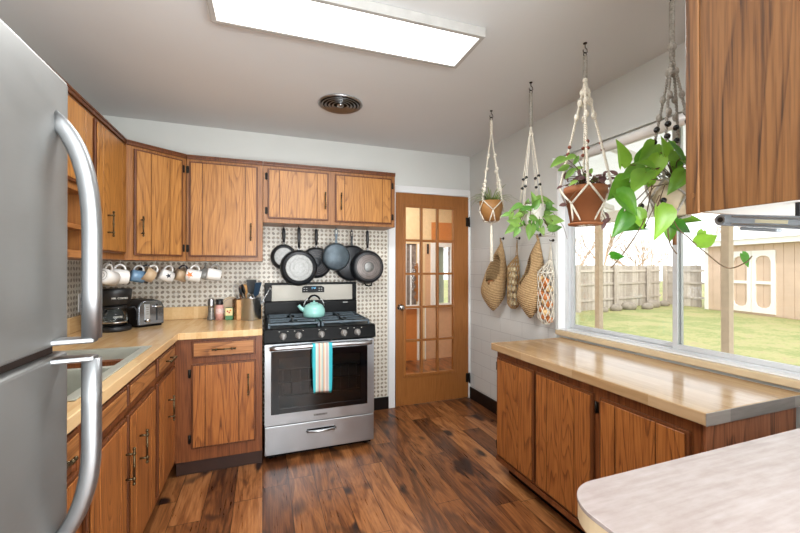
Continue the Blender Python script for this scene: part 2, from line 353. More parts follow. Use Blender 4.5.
# ------------------------------------------------------------------ mesh builder
class MB:
    def __init__(s, Mx=None): s.v = []; s.f = []; s.mi = []; s.sm = []; s.M = Mx or Matrix()
    def add(s, vs, fs, mi=0, smooth=False):
        b = len(s.v); s.v += [s.M @ Vector(p) for p in vs]
        for f in fs: s.f.append([b+i for i in f]); s.mi.append(mi); s.sm.append(smooth)
        return s
    def box(s, x0, x1, y0, y1, z0, z1, mi=0):
        return s.add([(x, y, z) for x in (x0, x1) for y in (y0, y1) for z in (z0, z1)],
                     [(0, 1, 3, 2), (4, 6, 7, 5), (0, 4, 5, 1), (2, 3, 7, 6), (0, 2, 6, 4), (1, 5, 7, 3)], mi)
    def frustum(s, b0, b1, z0, z1, mi=0):   # rectangles (x0,x1,y0,y1) at z0 and z1
        vs = [(b0[0], b0[2], z0), (b0[1], b0[2], z0), (b0[1], b0[3], z0), (b0[0], b0[3], z0), (b1[0], b1[2], z1), (b1[1], b1[2], z1), (b1[1], b1[3], z1), (b1[0], b1[3], z1)]
        return s.add(vs, [(3, 2, 1, 0), (4, 5, 6, 7), (0, 1, 5, 4), (1, 2, 6, 5), (2, 3, 7, 6), (3, 0, 4, 7)], mi)
    def prism(s, pts, z0, z1, mi=0, axis='z'):
        n = len(pts)
        if axis == 'z': vs = [(x, y, z0) for x, y in pts] + [(x, y, z1) for x, y in pts]
        elif axis == 'x': vs = [(z0, x, y) for x, y in pts] + [(z1, x, y) for x, y in pts]
        else: vs = [(x, z0, y) for x, y in pts] + [(x, z1, y) for x, y in pts]
        return s.add(vs, [list(range(n))[::-1], list(range(n, 2*n))] + [(i, (i+1) % n, n+(i+1) % n, n+i) for i in range(n)], mi)
    def tube(s, pts, r, mi=0, seg=8, closed=False, flat=1.0):
        P = [Vector(p) for p in pts]; n = len(P)
        rs = r if isinstance(r, (list, tuple)) else [r]*n
        vs = []; up = None
        for i in range(n):
            a = P[(i-1) % n] if closed else P[max(i-1, 0)]; b = P[(i+1) % n] if closed else P[min(i+1, n-1)]
            t = (b-a); t = t.normalized() if t.length > 1e-9 else Vector((0, 0, 1))
            if up is None: up = Vector((0, 0, 1)) if abs(t.z) < .9 else Vector((0, 1, 0))
            x = t.cross(up)
            if x.length < 1e-6: x = t.orthogonal()
            x.normalize(); y = x.cross(t).normalized(); up = y
            for k in range(seg):
                an = 2*PI*k/seg; vs.append(P[i] + x*(rs[i]*math.cos(an)) + y*(rs[i]*math.sin(an)*flat))
        fs = []
        for i in range(n if closed else n-1):
            j = (i+1) % n
            for k in range(seg): k2 = (k+1) % seg; fs.append((i*seg+k, i*seg+k2, j*seg+k2, j*seg+k))
        s.add(vs, fs, mi, True)
        if not closed: s.add([v for v in vs[:seg]], [list(range(seg))[::-1]], mi); s.add(vs[-seg:], [list(range(seg))], mi)
        return s
    def lathe(s, prof, c=(0, 0, 0), mi=0, seg=24, R=None, cap=True, smooth=True):
        R = R or Matrix(); c = Vector(c); vs = []
        for r, z in prof:
            for k in range(seg): an = 2*PI*k/seg; vs.append(c + (R @ Vector((r*math.cos(an), r*math.sin(an), z))))
        fs = []
        for i in range(len(prof)-1):
            for k in range(seg): k2 = (k+1) % seg; fs.append((i*seg+k, i*seg+k2, (i+1)*seg+k2, (i+1)*seg+k))
        s.add(vs, fs, mi, smooth)
        if cap:
            s.add(vs[:seg], [list(range(seg))[::-1]], mi); s.add(vs[-seg:], [list(range(seg))], mi)
        return s
    def ball(s, c, r, mi=0, seg=10, sc=(1, 1, 1)):
        n = seg//2+1; prof = [(max(r*math.sin(PI*i/n), 1e-5), -r*math.cos(PI*i/n)) for i in range(n+1)]
        return s.lathe(prof, c, mi, seg, Matrix.Diagonal((*sc, 1)), cap=False)
    def build(s, name, mats, parent=None, loc=(0, 0, 0), bevel=0, seg=2, sub=0, solid=0, weld=True):
        off = Vector(loc)
        if parent is not None:
            r = parent
            while r.parent: r = r.parent
            off = Vector(r.location)
        me = bpy.data.meshes.new(name)
        me.from_pydata([tuple(p-off) for p in s.v], [], s.f)
        if not isinstance(mats, (list, tuple)): mats = [mats]
        for m in mats: me.materials.append(M[m] if isinstance(m, str) else m)
        for p, mi, sm in zip(me.polygons, s.mi, s.sm): p.material_index = mi; p.use_smooth = sm
        bm = bmesh.new(); bm.from_mesh(me)
        if weld: bmesh.ops.remove_doubles(bm, verts=bm.verts, dist=1e-5)
        bmesh.ops.recalc_face_normals(bm, faces=bm.faces); bm.to_mesh(me); bm.free()
        o = bpy.data.objects.new(name, me); COL.objects.link(o)
        if parent is not None: o.parent = parent
        else: o.location = off
        if bevel:
            b = o.modifiers.new('bevel', 'BEVEL'); b.width = bevel; b.segments = seg; b.limit_method = 'ANGLE'; b.angle_limit = math.radians(50)
        if solid: m_ = o.modifiers.new('solid', 'SOLIDIFY'); m_.thickness = solid; m_.offset = 0
        if sub: m_ = o.modifiers.new('sub', 'SUBSURF'); m_.levels = sub; m_.render_levels = sub
        return o
def tag(o, label=None, cat=None, group=None, kind=None):
    if label: o['label'] = label
    if cat: o['category'] = cat
    if group: o['group'] = group
    if kind: o['kind'] = kind
    return o
def thing(name, label, cat, loc, group=None, kind=None):
    o = bpy.data.objects.new(name, None); o.empty_display_size = .05; COL.objects.link(o); o.location = loc
    return tag(o, label, cat, group, kind)
def copy_tree(o, parent=None):
    c = o.copy(); COL.objects.link(c); c.parent = parent
    for ch in [k for k in SC.objects if k.parent == o]: copy_tree(ch, c)
    return c
def struct(name, mb, mats, **k): return tag(mb.build(name, mats, **k), kind='structure')
def slab_cells(mb, xs, ys, filled, z0, z1, mi=0):
    idx = {}; vs = []; fs = []
    def V(i, j, k):
        if (i, j, k) not in idx: idx[(i, j, k)] = len(vs); vs.append((xs[i], ys[j], (z0, z1)[k]))
        return idx[(i, j, k)]
    F = set(filled)
    for i, j in filled:
        fs.append((V(i, j, 1), V(i+1, j, 1), V(i+1, j+1, 1), V(i, j+1, 1))); fs.append((V(i, j, 0), V(i, j+1, 0), V(i+1, j+1, 0), V(i+1, j, 0)))
        for di, dj, a, b in ((-1, 0, (0, 0), (0, 1)), (1, 0, (1, 0), (1, 1)), (0, -1, (0, 0), (1, 0)), (0, 1, (0, 1), (1, 1))):
            if (i+di, j+dj) not in F:
                p = (i+a[0], j+a[1]); q = (i+b[0], j+b[1]); fs.append((V(*p, 0), V(*q, 0), V(*q, 1), V(*p, 1)))
    return mb.add(vs, fs, mi)
def frame(O, U, N):
    U = Vector(U).normalized(); N = Vector(N).normalized()
    return Matrix(((U.x, N.x, 0, O[0]), (U.y, N.y, 0, O[1]), (U.z, N.z, 1, O[2]), (0, 0, 0, 1)))

# ------------------------------------------------------------------ room shell
WX, BY, LX, FY, CZ = 1.985, 3.38, -1.13, -2.6, 2.45
struct('floor', MB().box(LX-.1, WX+.14, FY-.1, BY+.12, -.06, 0), 'floor')
struct('ceiling', MB().box(LX-.1, WX+.3, FY-.1, BY+.12, CZ, CZ+.08), 'ceilp')
struct('wall_left', MB().box(LX-.1, LX, FY, BY+.12, 0, CZ), 'wallp')
struct('wall_rear', MB().box(LX, WX, FY-.1, FY, 0, CZ), 'wallp')
# back wall with the door opening
b = MB(); b.box(LX, 1.172, BY, BY+.12, 0, CZ); b.box(1.958, WX, BY, BY+.12, 0, CZ); b.box(1.172, 1.958, BY, BY+.12, 2.035, CZ)
struct('wall_back', b, 'wallp')
# right wall with the window opening, painted block below
WY0, WY1, WZ0, WZ1, WT = .62, 2.165, .872, 2.14, .12
b = MB(); b.box(WX, WX+WT, FY, WY0, 0, CZ); b.box(WX, WX+WT, WY1, BY+.12, 0, CZ); b.box(WX, WX+WT, WY0, WY1, 0, WZ0-.03); b.box(WX, WX+WT, WY0, WY1, WZ1, CZ)
struct('wall_right', b, 'wallp')
struct('wall_tile_right', MB().box(WX-.004, WX, WY1+.005, BY-.001, .115, 1.51), 'block')
# patterned tile backsplash
b = MB(); b.box(LX+.004, 1.10, BY-.004, BY, .0, 1.70); struct('wall_tile_back', b, 'petal')
struct('wall_tile_left', MB().box(LX, LX+.004, -.2, BY-.001, .0, 1.75), 'petal')
struct('baseboard_back', MB().box(.80, 1.108, BY-.016, BY-.005, 0, .112), 'baseb')
struct('baseboard_right', MB().box(WX-.014, WX, 2.11, BY-.02, 0, .115), 'baseb')
struct('baseboard_left', MB().box(LX+.001, LX+.014, FY, .15, 0, .1), 'white')
# door casing
b = MB(); b.box(1.108, 1.172, BY-.018, BY-.001, 0, 2.10); b.box(1.958, WX-.002, BY-.018, BY-.001, .0, 2.10); b.box(1.172, 1.958, BY-.018, BY-.001, 2.035, 2.10)
b.box(1.16, 1.172, BY, BY+.12, 0, 2.035); b.box(1.958, 1.968, BY, BY+.12, 0, 2.035)
struct('trim_1', b, 'white', bevel=.004)
# the door: stiles, rails, glass, muntins
dr = thing('door_1', None, None, (1.177, 3.36, .012), kind='structure')
dx0, dx1, dz0, dz1, dy0, dy1 = 1.177, 1.953, .012, 2.03, 3.358, 3.396
gx0, gx1, gz0, gz1 = 1.27, 1.785, .30, 1.90
b = MB(); b.box(dx0, gx0, dy0, dy1, dz0, dz1); b.box(gx1, dx1, dy0, dy1, dz0, dz1); b.box(gx0, gx1, dy0, dy1, dz0, gz0); b.box(gx0, gx1, dy0, dy1, gz1, dz1)
b.build('door_slab', 'door_oak', dr)
b = MB(); t = .022
for (x0, x1, z0, z1) in ((gx0-t, gx1+t, gz1-.006, gz1+t), (gx0-t, gx1+t, gz0-t, gz0+.006), (gx0-t, gx0+.006, gz0, gz1), (gx1-.006, gx1+t, gz0, gz1)): b.box(x0, x1, dy0-.010, dy0-.0005, z0, z1)
for i in (1, 2): x = gx0+(gx1-gx0)*i/3; b.box(x-.011, x+.011, dy0-.004, dy0+.030, gz0, gz1)
for i in (1, 2, 3, 4): z = gz0+(gz1-gz0)*i/5; b.box(gx0, gx1, dy0-.003, dy0+.029, z-.011, z+.011)
b.build('door_muntins', 'door_oak', dr, bevel=.003)
MB().box(gx0, gx1, dy0+.012, dy0+.015, gz0, gz1).build('door_glass', 'glass', dr)
RX = Matrix.Rotation(PI/2, 4, 'X')
MB().lathe([(.03, 0), (.03, .006), (.012, .008), (.011, .03), (.022, .036), (.028, .05), (.024, .062), (.001, .066)], (1.22, dy0, .945), R=RX).build('door_knob', 'chrome', dr)
for z in (1.78, .21):
    MB().box(1.925, 1.968, dy0-.006, dy0-.0008, z-.045, z+.045).tube([(1.956, dy0-.022, z-.05), (1.956, dy0-.022, z+.05)], .006).box(1.950, 1.962, dy0-.022, dy0-.002, z-.045, z+.045).build('door_hinge', 'hinge', dr)

# window: drywall return, sill, aluminium frame, sashes, glass
win = thing('window_1', None, None, (WX+.08, (WY0+WY1)/2, WZ0), kind='structure')
b = MB(); b.box(WX, WX+WT, WY1-.012, WY1, WZ0, WZ1-.012); b.box(WX, WX+WT, WY0, WY0+.012, WZ0, WZ1-.012); b.box(WX, WX+WT, WY0, WY1, WZ1-.012, WZ1)
b.build('window_jamb', 'white', win)
fx0, fx1 = WX+.062, WX+.105
y0, y1, z0, z1 = WY0+.013, WY1-.013, WZ0+.005, WZ1-.013
b = MB(); b.box(fx0, fx1, y0, y0+.028, z0, z1); b.box(fx0, fx1, y1-.028, y1, z0, z1); b.box(fx0, fx1, y0+.028, y1-.028, z0, z0+.016); b.box(fx0, fx1, y0+.028, y1-.028, z1-.03, z1)
b.build('window_frame', 'alu', win, bevel=.002)
for k, (a, c, dx) in enumerate(((1.365, y1-.029, .012), (y0+.029, 1.395, -.012))):
    x = (fx0+fx1)/2+dx; b = MB(); w = .024
    b.box(x-.009, x+.009, a, a+w+.006, z0+.017, z1-.031); b.box(x-.009, x+.009, c-w, c, z0+.017, z1-.031)
    b.box(x-.009, x+.009, a+w+.006, c-w, z0+.017, z0+.040); b.box(x-.009, x+.009, a+w+.006, c-w, z1-.06, z1-.031)
    fr = b.build('window_sash', 'alu', win, bevel=.002)
    MB().box(x-.002, x+.002, a+w, c-w, z0+.035, z1-.055).build('window_pane', 'glass', fr)
MB().box(fx0-.012, fx0+.018, 1.372, 1.386, 1.44, 1.52).build('window_latch', 'rust', win)
b = MB(); b.box(WX-.018, WX+WT-.01, WY0-.05, WY1+.0, WZ0-.028, WZ0+.004)
struct('trim_2', b, 'sillwood', bevel=.003)
b = MB(); b.box(WX+.005, WX+.061, WY0+.013, WY1-.013, WZ0+.005, WZ0+.012); struct('trim_3', b, 'white')
# roller shade rolled up on the head of the window
rs = thing('roller_shade', 'rolled up cream roller shade mounted across the top of the window', 'window shade', (WX-.03, 1.35, 2.03))
MB().tube([(WX-.034, .60, 2.052), (WX-.034, 2.13, 2.052)], .031, seg=16).build('shade_roll', 'ceramic', rs)
for y in (.592, 2.135): MB().box(WX-.066, WX-.001, y-.004, y+.004, 2.02, 2.092).build('bracket', 'white', rs)
# header trim line over the window
struct('trim_4', MB().box(WX-.012, WX, .57, 2.19, 2.105, 2.14), 'wallp')

# ceiling light fixture
cl = thing('ceiling_light', 'long flat white ceiling light panel, lit, with a slim grey metal frame', 'ceiling light', (.38, 1.665, 2.45))
R = Matrix.Translation((.386, 1.692, 0)) @ Matrix.Rotation(math.radians(-1), 4, 'Z')
b = MB(R); L_, W_, F1, F2 = .602, .150, .022, .020
b.box(-L_, L_, -W_, -W_+F2, 2.405, 2.449); b.box(-L_, L_, W_-F2, W_, 2.405, 2.449); b.box(-L_, -L_+F1, -W_+F2, W_-F2, 2.405, 2.449); b.box(L_-F1, L_, -W_+F2, W_-F2, 2.405, 2.449)
b.build('frame', plain('lamp_frame_grey', S(176, 174, 170), .5), cl, bevel=.002)
MB(R).box(-L_+F1+.001, L_-F1-.001, -W_+F2+.001, W_-F2-.001, 2.4065, 2.415).build('diffuser', 'diffuser', cl)
# round ceiling vent
cv = thing('ceiling_vent', 'round metal ceiling vent with concentric rings', 'air vent', (.5, 2.58, 2.45))
MB().lathe([(.148, 2.448), (.152, 2.440), (.140, 2.436), (.134, 2.448)], (.5, 2.58, 0), seg=40, cap=False).build('rim', 'steel2', cv)
b = MB()
for r in (.118, .094, .070, .046): b.lathe([(r, 2.436), (r+.010, 2.428), (r+.012, 2.430), (r+.002, 2.440)], (.5, 2.58, 0), seg=40, cap=False)
b.lathe([(.001, 2.424), (.022, 2.428), (.024, 2.436)], (.5, 2.58, 0), seg=24, cap=False)
b.build('louvre_rings', 'steel2', cv)
MB().lathe([(.134, 2.4485), (.134, 2.4465)], (.5, 2.58, 0), seg=32).build('backing', 'black', cv)

# ------------------------------------------------------------------ room seen through the glass door
b = MB(); b.box(-.6, 3.0, BY+.12, 5.1, -.06, 0); struct('floor_hall', b, 'floor')
struct('ceiling_hall', MB().box(-.6, 3.1, BY+.12, 5.1, CZ, CZ+.08), 'beigewall')
YH = 5.0
b = MB(); b.box(-.7, -.6, BY+.12, YH+.1, 0, CZ, 2); b.box(3.05, 3.1, BY+.12, YH+.1, 0, CZ, 2); b.box(WX+.12, 3.1, BY+.02, BY+.12, -.3, CZ, 3)
b.box(-.6, 2.07, YH, YH+.1, 0, .76, 1); b.box(-.6, 1.88, YH, YH+.1, .76, CZ, 2); b.box(1.88, 2.07, YH+.03, YH+.1, .76, 1.66, 4); b.box(2.07, 2.20, YH, YH+.1, 0, 1.66, 2); b.box(2.20, 3.05, YH, YH+.1, 0, .78, 0)
b.box(2.20, 2.40, YH, YH+.1, .78, 1.66, 0); b.box(2.62, 3.05, YH, YH+.1, .78, 1.66, 5); b.box(1.88, 2.30, YH, YH+.1, 1.66, CZ, 2); b.box(2.30, 3.05, YH, YH+.1, 1.66, 1.98, 1); b.box(2.30, 3.05, YH, YH+.1, 1.98, CZ, 2)
struct('wall_hall', b, ['pinkwall', 'panelorange', 'beigewall', 'outwhite', 'brickgrey', 'brickgrey'])
b = MB(); b.box(2.285, 2.345, YH-.03, YH-.001, .78, 1.68); b.box(2.195, 2.205, YH-.02, YH-.001, 0, .78); b.box(2.075, 2.10, YH-.02, YH-.001, 0, 1.66); struct('trim_5', b, 'white')
b = MB(); b.box(1.88, 1.905, YH-.02, YH-.001, .76, 1.66); b.box(1.97, 1.985, YH-.01, YH+.02, .78, 1.64); b.box(1.86, 2.07, YH-.06, YH-.001, .74, .79); b.box(2.345, 2.40, YH-.02, YH-.001, .78, 1.66); b.box(2.60, 2.635, YH-.02, YH-.001, .78, 1.66); b.box(2.345, 2.64, YH-.03, YH-.001, 1.62, 1.68); b.box(2.345, 2.64, YH-.05, YH-.001, .76, .80)
struct('window_2', b, 'white')
mr = thing('scalloped_bracket', 'brown wooden bracket with a scalloped edge seen through the glass door', 'shelf bracket', (2.05, YH-.03, .85))
b = MB()
for k in range(5): b.lathe([(.030, -.010), (.030, .010)], (2.045, YH-.035, .90+k*.105), R=RX, seg=16)
b.box(2.047, 2.072, YH-.046, YH-.022, .84, 1.38)
b.build('scalloped_side', 'door_oak', mr)
gc = thing('window_curtain', 'pale green grey curtain in the window of the room beyond the glass door', 'curtain', (2.45, YH+.03, .8))
b = MB(); pts = [(2.405+.12*i/24, YH+.05+.010*math.sin(i*1.6)) for i in range(25)]
b.prism(pts+[(x, y+.006) for x, y in pts[::-1]], .80, 1.64); b.build('cloth', plain('sage_cloth', S(190, 202, 192), .9), gc)
pc = thing('wall_phone', 'small dark wall fitting on the tan wall seen through the glass door', 'wall fitting', (2.24, YH-.01, 1.62))
MB().box(2.228, 2.25, YH-.02, YH-.001, 1.52, 1.66).build('fitting', 'hinge', pc)

# ------------------------------------------------------------------ cabinets
def pull(F, u, z, n, parent, length=.125, vert=True):
    b = MB(F); h = length/2
    P = (lambda s, o: (u, n+o, z+s)) if vert else (lambda s, o: (u+s, n+o, z))
    b.tube([P(-h, .028), P(h, .028)], .0042, seg=8)
    for s in (-h*.72, h*.72):
        b.tube([P(s, 0), P(s, .028)], .0045, seg=8)
        b.ball(F.to_3x3() @ Vector((0, 0, 0)) if False else P(s, .028), .0075, seg=8)
    for s in (-h, h): b.ball(P(s, .028), .0065, seg=8)
    b.ball(P(0, .028), .006, seg=8)
    return b.build('handle', 'brass', parent)
def hinge(F, u, z, n, parent):
    b = MB(F); b.box(u-.010, u+.010, n-.001, n+.004, z-.024, z+.024); b.tube([(u, n+.007, z-.026), (u, n+.007, z+.026)], .005, seg=8)
    return b.build('hinge', 'hinge', parent)
def door(F, root, u0, u1, z0, z1, n, grooves=(.28, .78), side=None, hand=None, mats=('oak_edge', 'oak'), name='door', vert=True):
    b = MB(F); e = .012
    b.box(u0, u1, n+.001, n+.016, z0, z1, 0)
    d = b.build(name, mats[0], root, bevel=.004)
    cuts = [0]+list(grooves)+[1]; w = u1-u0-2*e
    b = MB(F)
    for a, c in zip(cuts[:-1], cuts[1:]):
        b.box(u0+e+w*a+(.0022 if a else 0), u0+e+w*c-(.0022 if c < 1 else 0), n+.0165, n+.0212, z0+e, z1-e)
    b.build('board_panel', mats[1], d, bevel=.0012, seg=1)
    if side:
        uu = u0-.010 if side < 0 else u1+.010
        hs = (z0+.06, z1-.06)
        for z in hs: hinge(F, uu, z, n, d)
    if hand: pull(F, hand[0], hand[1], n+.0205, d, hand[2] if len(hand) > 2 else .125, vert)
    return d
def drawer(F, root, u0, u1, z0, z1, n, mats=('oak_edge', 'oak_h'), handle=True, name='drawer'):
    b = MB(F); e = .012
    b.box(u0, u1, n+.001, n+.016, z0, z1)
    d = b.build(name, mats[0], root, bevel=.004)
    MB(F).box(u0+e, u1-e, n+.0165, n+.0205, z0+e, z1-e).build('board_panel', mats[1], d, bevel=.0012, seg=1)
    if handle: pull(F, (u0+u1)/2, (z0+z1)/2, n+.0205, d, .13, False)
    return d
def top_mold(F, root, u0, u1, n, z1):
    b = MB(F); b.box(u0, u1, n+.0005, n+.012, z1-.030, z1-.012); b.box(u0, u1, n+.0005, n+.016, z1-.012, z1)
    return b.build('top_moulding', 'oak_edge', root, bevel=.002)
UZ0, UZ1 = 1.367, 2.13
# back wall uppers, local u = x, n = toward camera from y = 3.07
FB = frame((0, 3.07, 0), (1, 0, 0), (0, -1, 0))
c = thing('wall_cabinet', 'oak wall cabinet with one wide door, between the corner cabinet and the pans', 'kitchen cabinet', (-.25, 3.2, UZ0), 'oak wall cabinets')
MB(FB).box(-.516, -.001, -.30, 0, UZ0, UZ1).build('body', 'oak_frame', c, bevel=.002)
door(FB, c, -.497, -.037, 1.398, 2.083, 0, (.17, .83), -1, (-.085, 1.585, .12)); top_mold(FB, c, -.512, -.001, 0, UZ1)
c = thing('wall_cabinet', 'short two door oak wall cabinet above the stove with pans hung under it', 'kitchen cabinet', (.53, 3.2, 1.665), 'oak wall cabinets')
MB(FB).box(.001, 1.068, -.30, 0, 1.665, UZ1).build('body', 'oak_frame', c, bevel=.002)
door(FB, c, .034, .497, 1.697, 2.080, 0, (.17, .82), -1, (.468, 1.853, .13)); door(FB, c, .550, 1.034, 1.690, 2.078, 0, (.14, .84), 1, (.596, 1.855, .13))
top_mold(FB, c, .001, 1.068, 0, UZ1)
# diagonal corner upper
p0 = Vector((-.82, 2.832)); p1 = Vector((-.519, 3.07))
c = thing('corner_wall_cabinet', 'diagonal oak corner wall cabinet with narrow door lit pinkish, mugs hooked below', 'kitchen cabinet', (-.8, 3.1, UZ0), 'oak wall cabinets')
MB().prism([(-.819, 2.834), (-.519, 3.071), (-.519, BY-.012), (LX+.008, BY-.012), (LX+.008, 2.834)], UZ0, UZ1).build('body', 'oak_frame', c, bevel=.002)
dd = (p1-p0); wD = dd.length; FD = frame((p0.x, p0.y, 0), (dd.x, dd.y, 0), (dd.y, -dd.x, 0))
door(FD, c, .048, wD-.030, 1.398, 2.083, .001, (.30, .72), 1, (.086, 1.585, .12)); top_mold(FD, c, .004, wD-.004, .001, UZ1)
# left wall uppers: u = y, n = +x from x=-.82
FL = frame((-.82, 0, 0), (0, 1, 0), (1, 0, 0))
c = thing('wall_cabinet', 'tall oak wall cabinet on the left wall beside the corner cabinet', 'kitchen cabinet', (-.97, 2.58, UZ0), 'oak wall cabinets')
MB(FL).box(2.325, 2.831, -.302, 0, UZ0, UZ1).build('body', 'oak_frame', c, bevel=.002)
door(FL, c, 2.345, 2.80, 1.405, 2.085, 0, (.17, .83), 0, (2.49, 1.56, .13)); top_mold(FL, c, 2.325, 2.829, 0, UZ1)
c = thing('wall_cabinet', 'oak wall cabinet with open shelves below its doors, seen behind the refrigerator handle', 'kitchen cabinet', (-.97, 1.8, UZ0), 'oak wall cabinets')
b = MB(FL); b.box(1.30, 2.323, -.302, 0, 1.68, UZ1); b.box(1.30, 1.32, -.302, 0, UZ0, 1.68); b.box(2.303, 2.323, -.302, 0, UZ0, 1.68); b.box(1.32, 2.303, -.302, -.29, UZ0, 1.68)
b.build('body', 'oak_frame', c)
MB(FL).box(1.32, 2.303, -.29, -.01, 1.505, 1.525).build('shelf', 'oak_hy', c); MB(FL).box(1.32, 2.303, -.29, 0, UZ0, UZ0+.035).build('shelf', 'oak_hy', c)
door(FL, c, 1.83, 2.305, 1.71, 2.085, 0, (.17, .83), 1, (1.87, 1.86, .12)); door(FL, c, 1.32, 1.80, 1.71, 2.085, 0, (.17, .83), -1, (1.76, 1.86, .12)); top_mold(FL, c, 1.30, 2.321, 0, UZ1)

# base cabinets
lowm = ('oak_edge', 'oak_low'); lowh = ('oak_edge', 'oak_h')
FB2 = frame((0, 2.675, 0), (1, 0, 0), (0, -1, 0))
CT0 = .872
c = thing('base_cabinet', 'oak base cabinet left of the stove with one drawer over one bold grained door', 'kitchen cabinet', (-.25, 3.0, 0), 'oak base cabinets')
MB(FB2).box(-.513, -.004, -.68, 0, .105, CT0).build('body', 'oak_low_frame', c, bevel=.002)
MB(FB2).box(-.513, -.004, -.60, -.055, 0, .104).build('toe_kick', 'kick', c)
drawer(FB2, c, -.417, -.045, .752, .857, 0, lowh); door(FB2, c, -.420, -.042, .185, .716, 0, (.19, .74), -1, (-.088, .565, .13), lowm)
FL2 = frame((-.515, 0, 0), (0, 1, 0), (1, 0, 0))
c = thing('base_cabinet', 'narrow oak base cabinet in the inner corner with a drawer above its slim door', 'kitchen cabinet', (-.8, 2.43, 0), 'oak base cabinets')
MB(FL2).box(2.192, 2.673, -.60, 0, .105, CT0).build('body', 'oak_low_frame', c, bevel=.002)
MB(FL2).box(2.192, 2.74, -.60, -.055, 0, .104).build('toe_kick', 'kick', c)
drawer(FL2, c, 2.228, 2.60, .762, .858, 0, ('oak_edge', 'oak_hy')); door(FL2, c, 2.228, 2.61, .150, .728, 0, (.18, .8), 0, (2.42, .535, .13), lowm)
c = thing('sink_cabinet', 'oak base cabinet under the steel sink with paired doors and long handles', 'kitchen cabinet', (-.8, 1.77, 0), 'oak base cabinets')
b = MB(FL2); b.box(1.372, 2.190, -.02, 0, .105, CT0); b.box(1.372, 1.39, -.60, -.02, .105, CT0); b.box(2.172, 2.190, -.60, -.02, .105, CT0); b.box(1.39, 2.172, -.60, -.02, .105, .123); b.box(1.39, 2.172, -.60, -.59, .123, CT0)
b.build('body', 'oak_low_frame', c)
MB(FL2).box(1.372, 2.190, -.59, -.055, 0, .104).build('toe_kick', 'kick', c)
drawer(FL2, c, 1.775, 2.165, .768, .858, 0, ('oak_edge', 'oak_hy'), False, 'false_drawer'); drawer(FL2, c, 1.405, 1.750, .768, .858, 0, ('oak_edge', 'oak_hy'), False, 'false_drawer')
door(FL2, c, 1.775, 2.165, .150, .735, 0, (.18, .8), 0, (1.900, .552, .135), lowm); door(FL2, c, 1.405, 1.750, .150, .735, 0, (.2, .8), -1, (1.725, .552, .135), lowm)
c = thing('base_cabinet', 'oak base cabinet beside the refrigerator, mostly hidden by its handle', 'kitchen cabinet', (-.8, 1.16, 0), 'oak base cabinets')
MB(FL2).box(.975, 1.370, -.60, 0, .105, CT0).build('body', 'oak_low_frame', c, bevel=.002)
MB(FL2).box(.975, 1.370, -.59, -.055, 0, .104).build('toe_kick', 'kick', c)
drawer(FL2, c, 1.0, 1.345, .768, .858, 0, ('oak_edge', 'oak_hy')); door(FL2, c, 1.0, 1.345, .150, .735, 0, (.2, .8), 1, (1.03, .552, .135), lowm)

# right base unit beneath the window: u = y from camera side, n = -x
FR = frame((1.42, 0, 0), (0, 1, 0), (-1, 0, 0))
c = thing('window_cabinet', 'low three door oak cabinet along the window wall under a butcher block top', 'kitchen cabinet', (1.7, 1.47, 0))
MB(FR).box(.872, 2.075, -.545, 0, .085, .789).build('body', 'oak_low_frame', c, bevel=.002)
MB(FR).box(.862, .8715, -.54, -.012, .088, .787).build('end_panel', 'oak_end', c)
MB(FR).box(.90, 2.05, -.53, -.07, 0, .084).build('toe_kick', 'black', c)  # floor shadow of the recess put into the black colour
MB(FR).box(.864, 2.076, .0005, .010, .086, .118).build('bottom_rail', 'oak_low_frame', c, bevel=.002)
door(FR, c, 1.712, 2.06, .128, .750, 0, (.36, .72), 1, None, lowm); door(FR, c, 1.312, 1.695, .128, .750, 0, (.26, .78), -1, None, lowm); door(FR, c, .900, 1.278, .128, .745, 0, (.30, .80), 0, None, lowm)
b = MB(); slab_cells(b, [1.388, 1.966], [.837, 2.098], [(0, 0)], .79, .834, 0)
w = b.build('countertop', ['counter_r', 'counter_cut'], None, (1.67, 1.47, .79), bevel=.004)
MBe = MB().box(1.388, 1.966, .834, .8368, .79, .8335); MBe.build('end_strip', 'counter_cut', w)
tag(w, 'glossy butcher block top of the low cabinet beneath the window', 'countertop')

# L-shaped worktop with sink cut-out
xs = [LX+.006, -1.02, -.548, -.49, -.003]; ys = [.97, 1.425, 2.238, 2.65, BY-.006]
fill = [(i, j) for i in range(3) for j in range(4) if not (i == 1 and j == 1)] + [(3, 3)]
b = MB(); slab_cells(b, xs, ys, fill, .873, .915)
w = b.build('countertop', 'counter', None, (-.8, 2.2, .873), bevel=.003)
tag(w, 'L-shaped butcher block laminate worktop running from the refrigerator to the stove', 'countertop')
b = MB(); b.box(LX+.028, -.003, BY-.024, BY-.006, .916, 1.012); b.box(LX+.006, LX+.026, .97, BY-.006, .916, 1.012)
b.build('upstand', 'counter', w, bevel=.002)

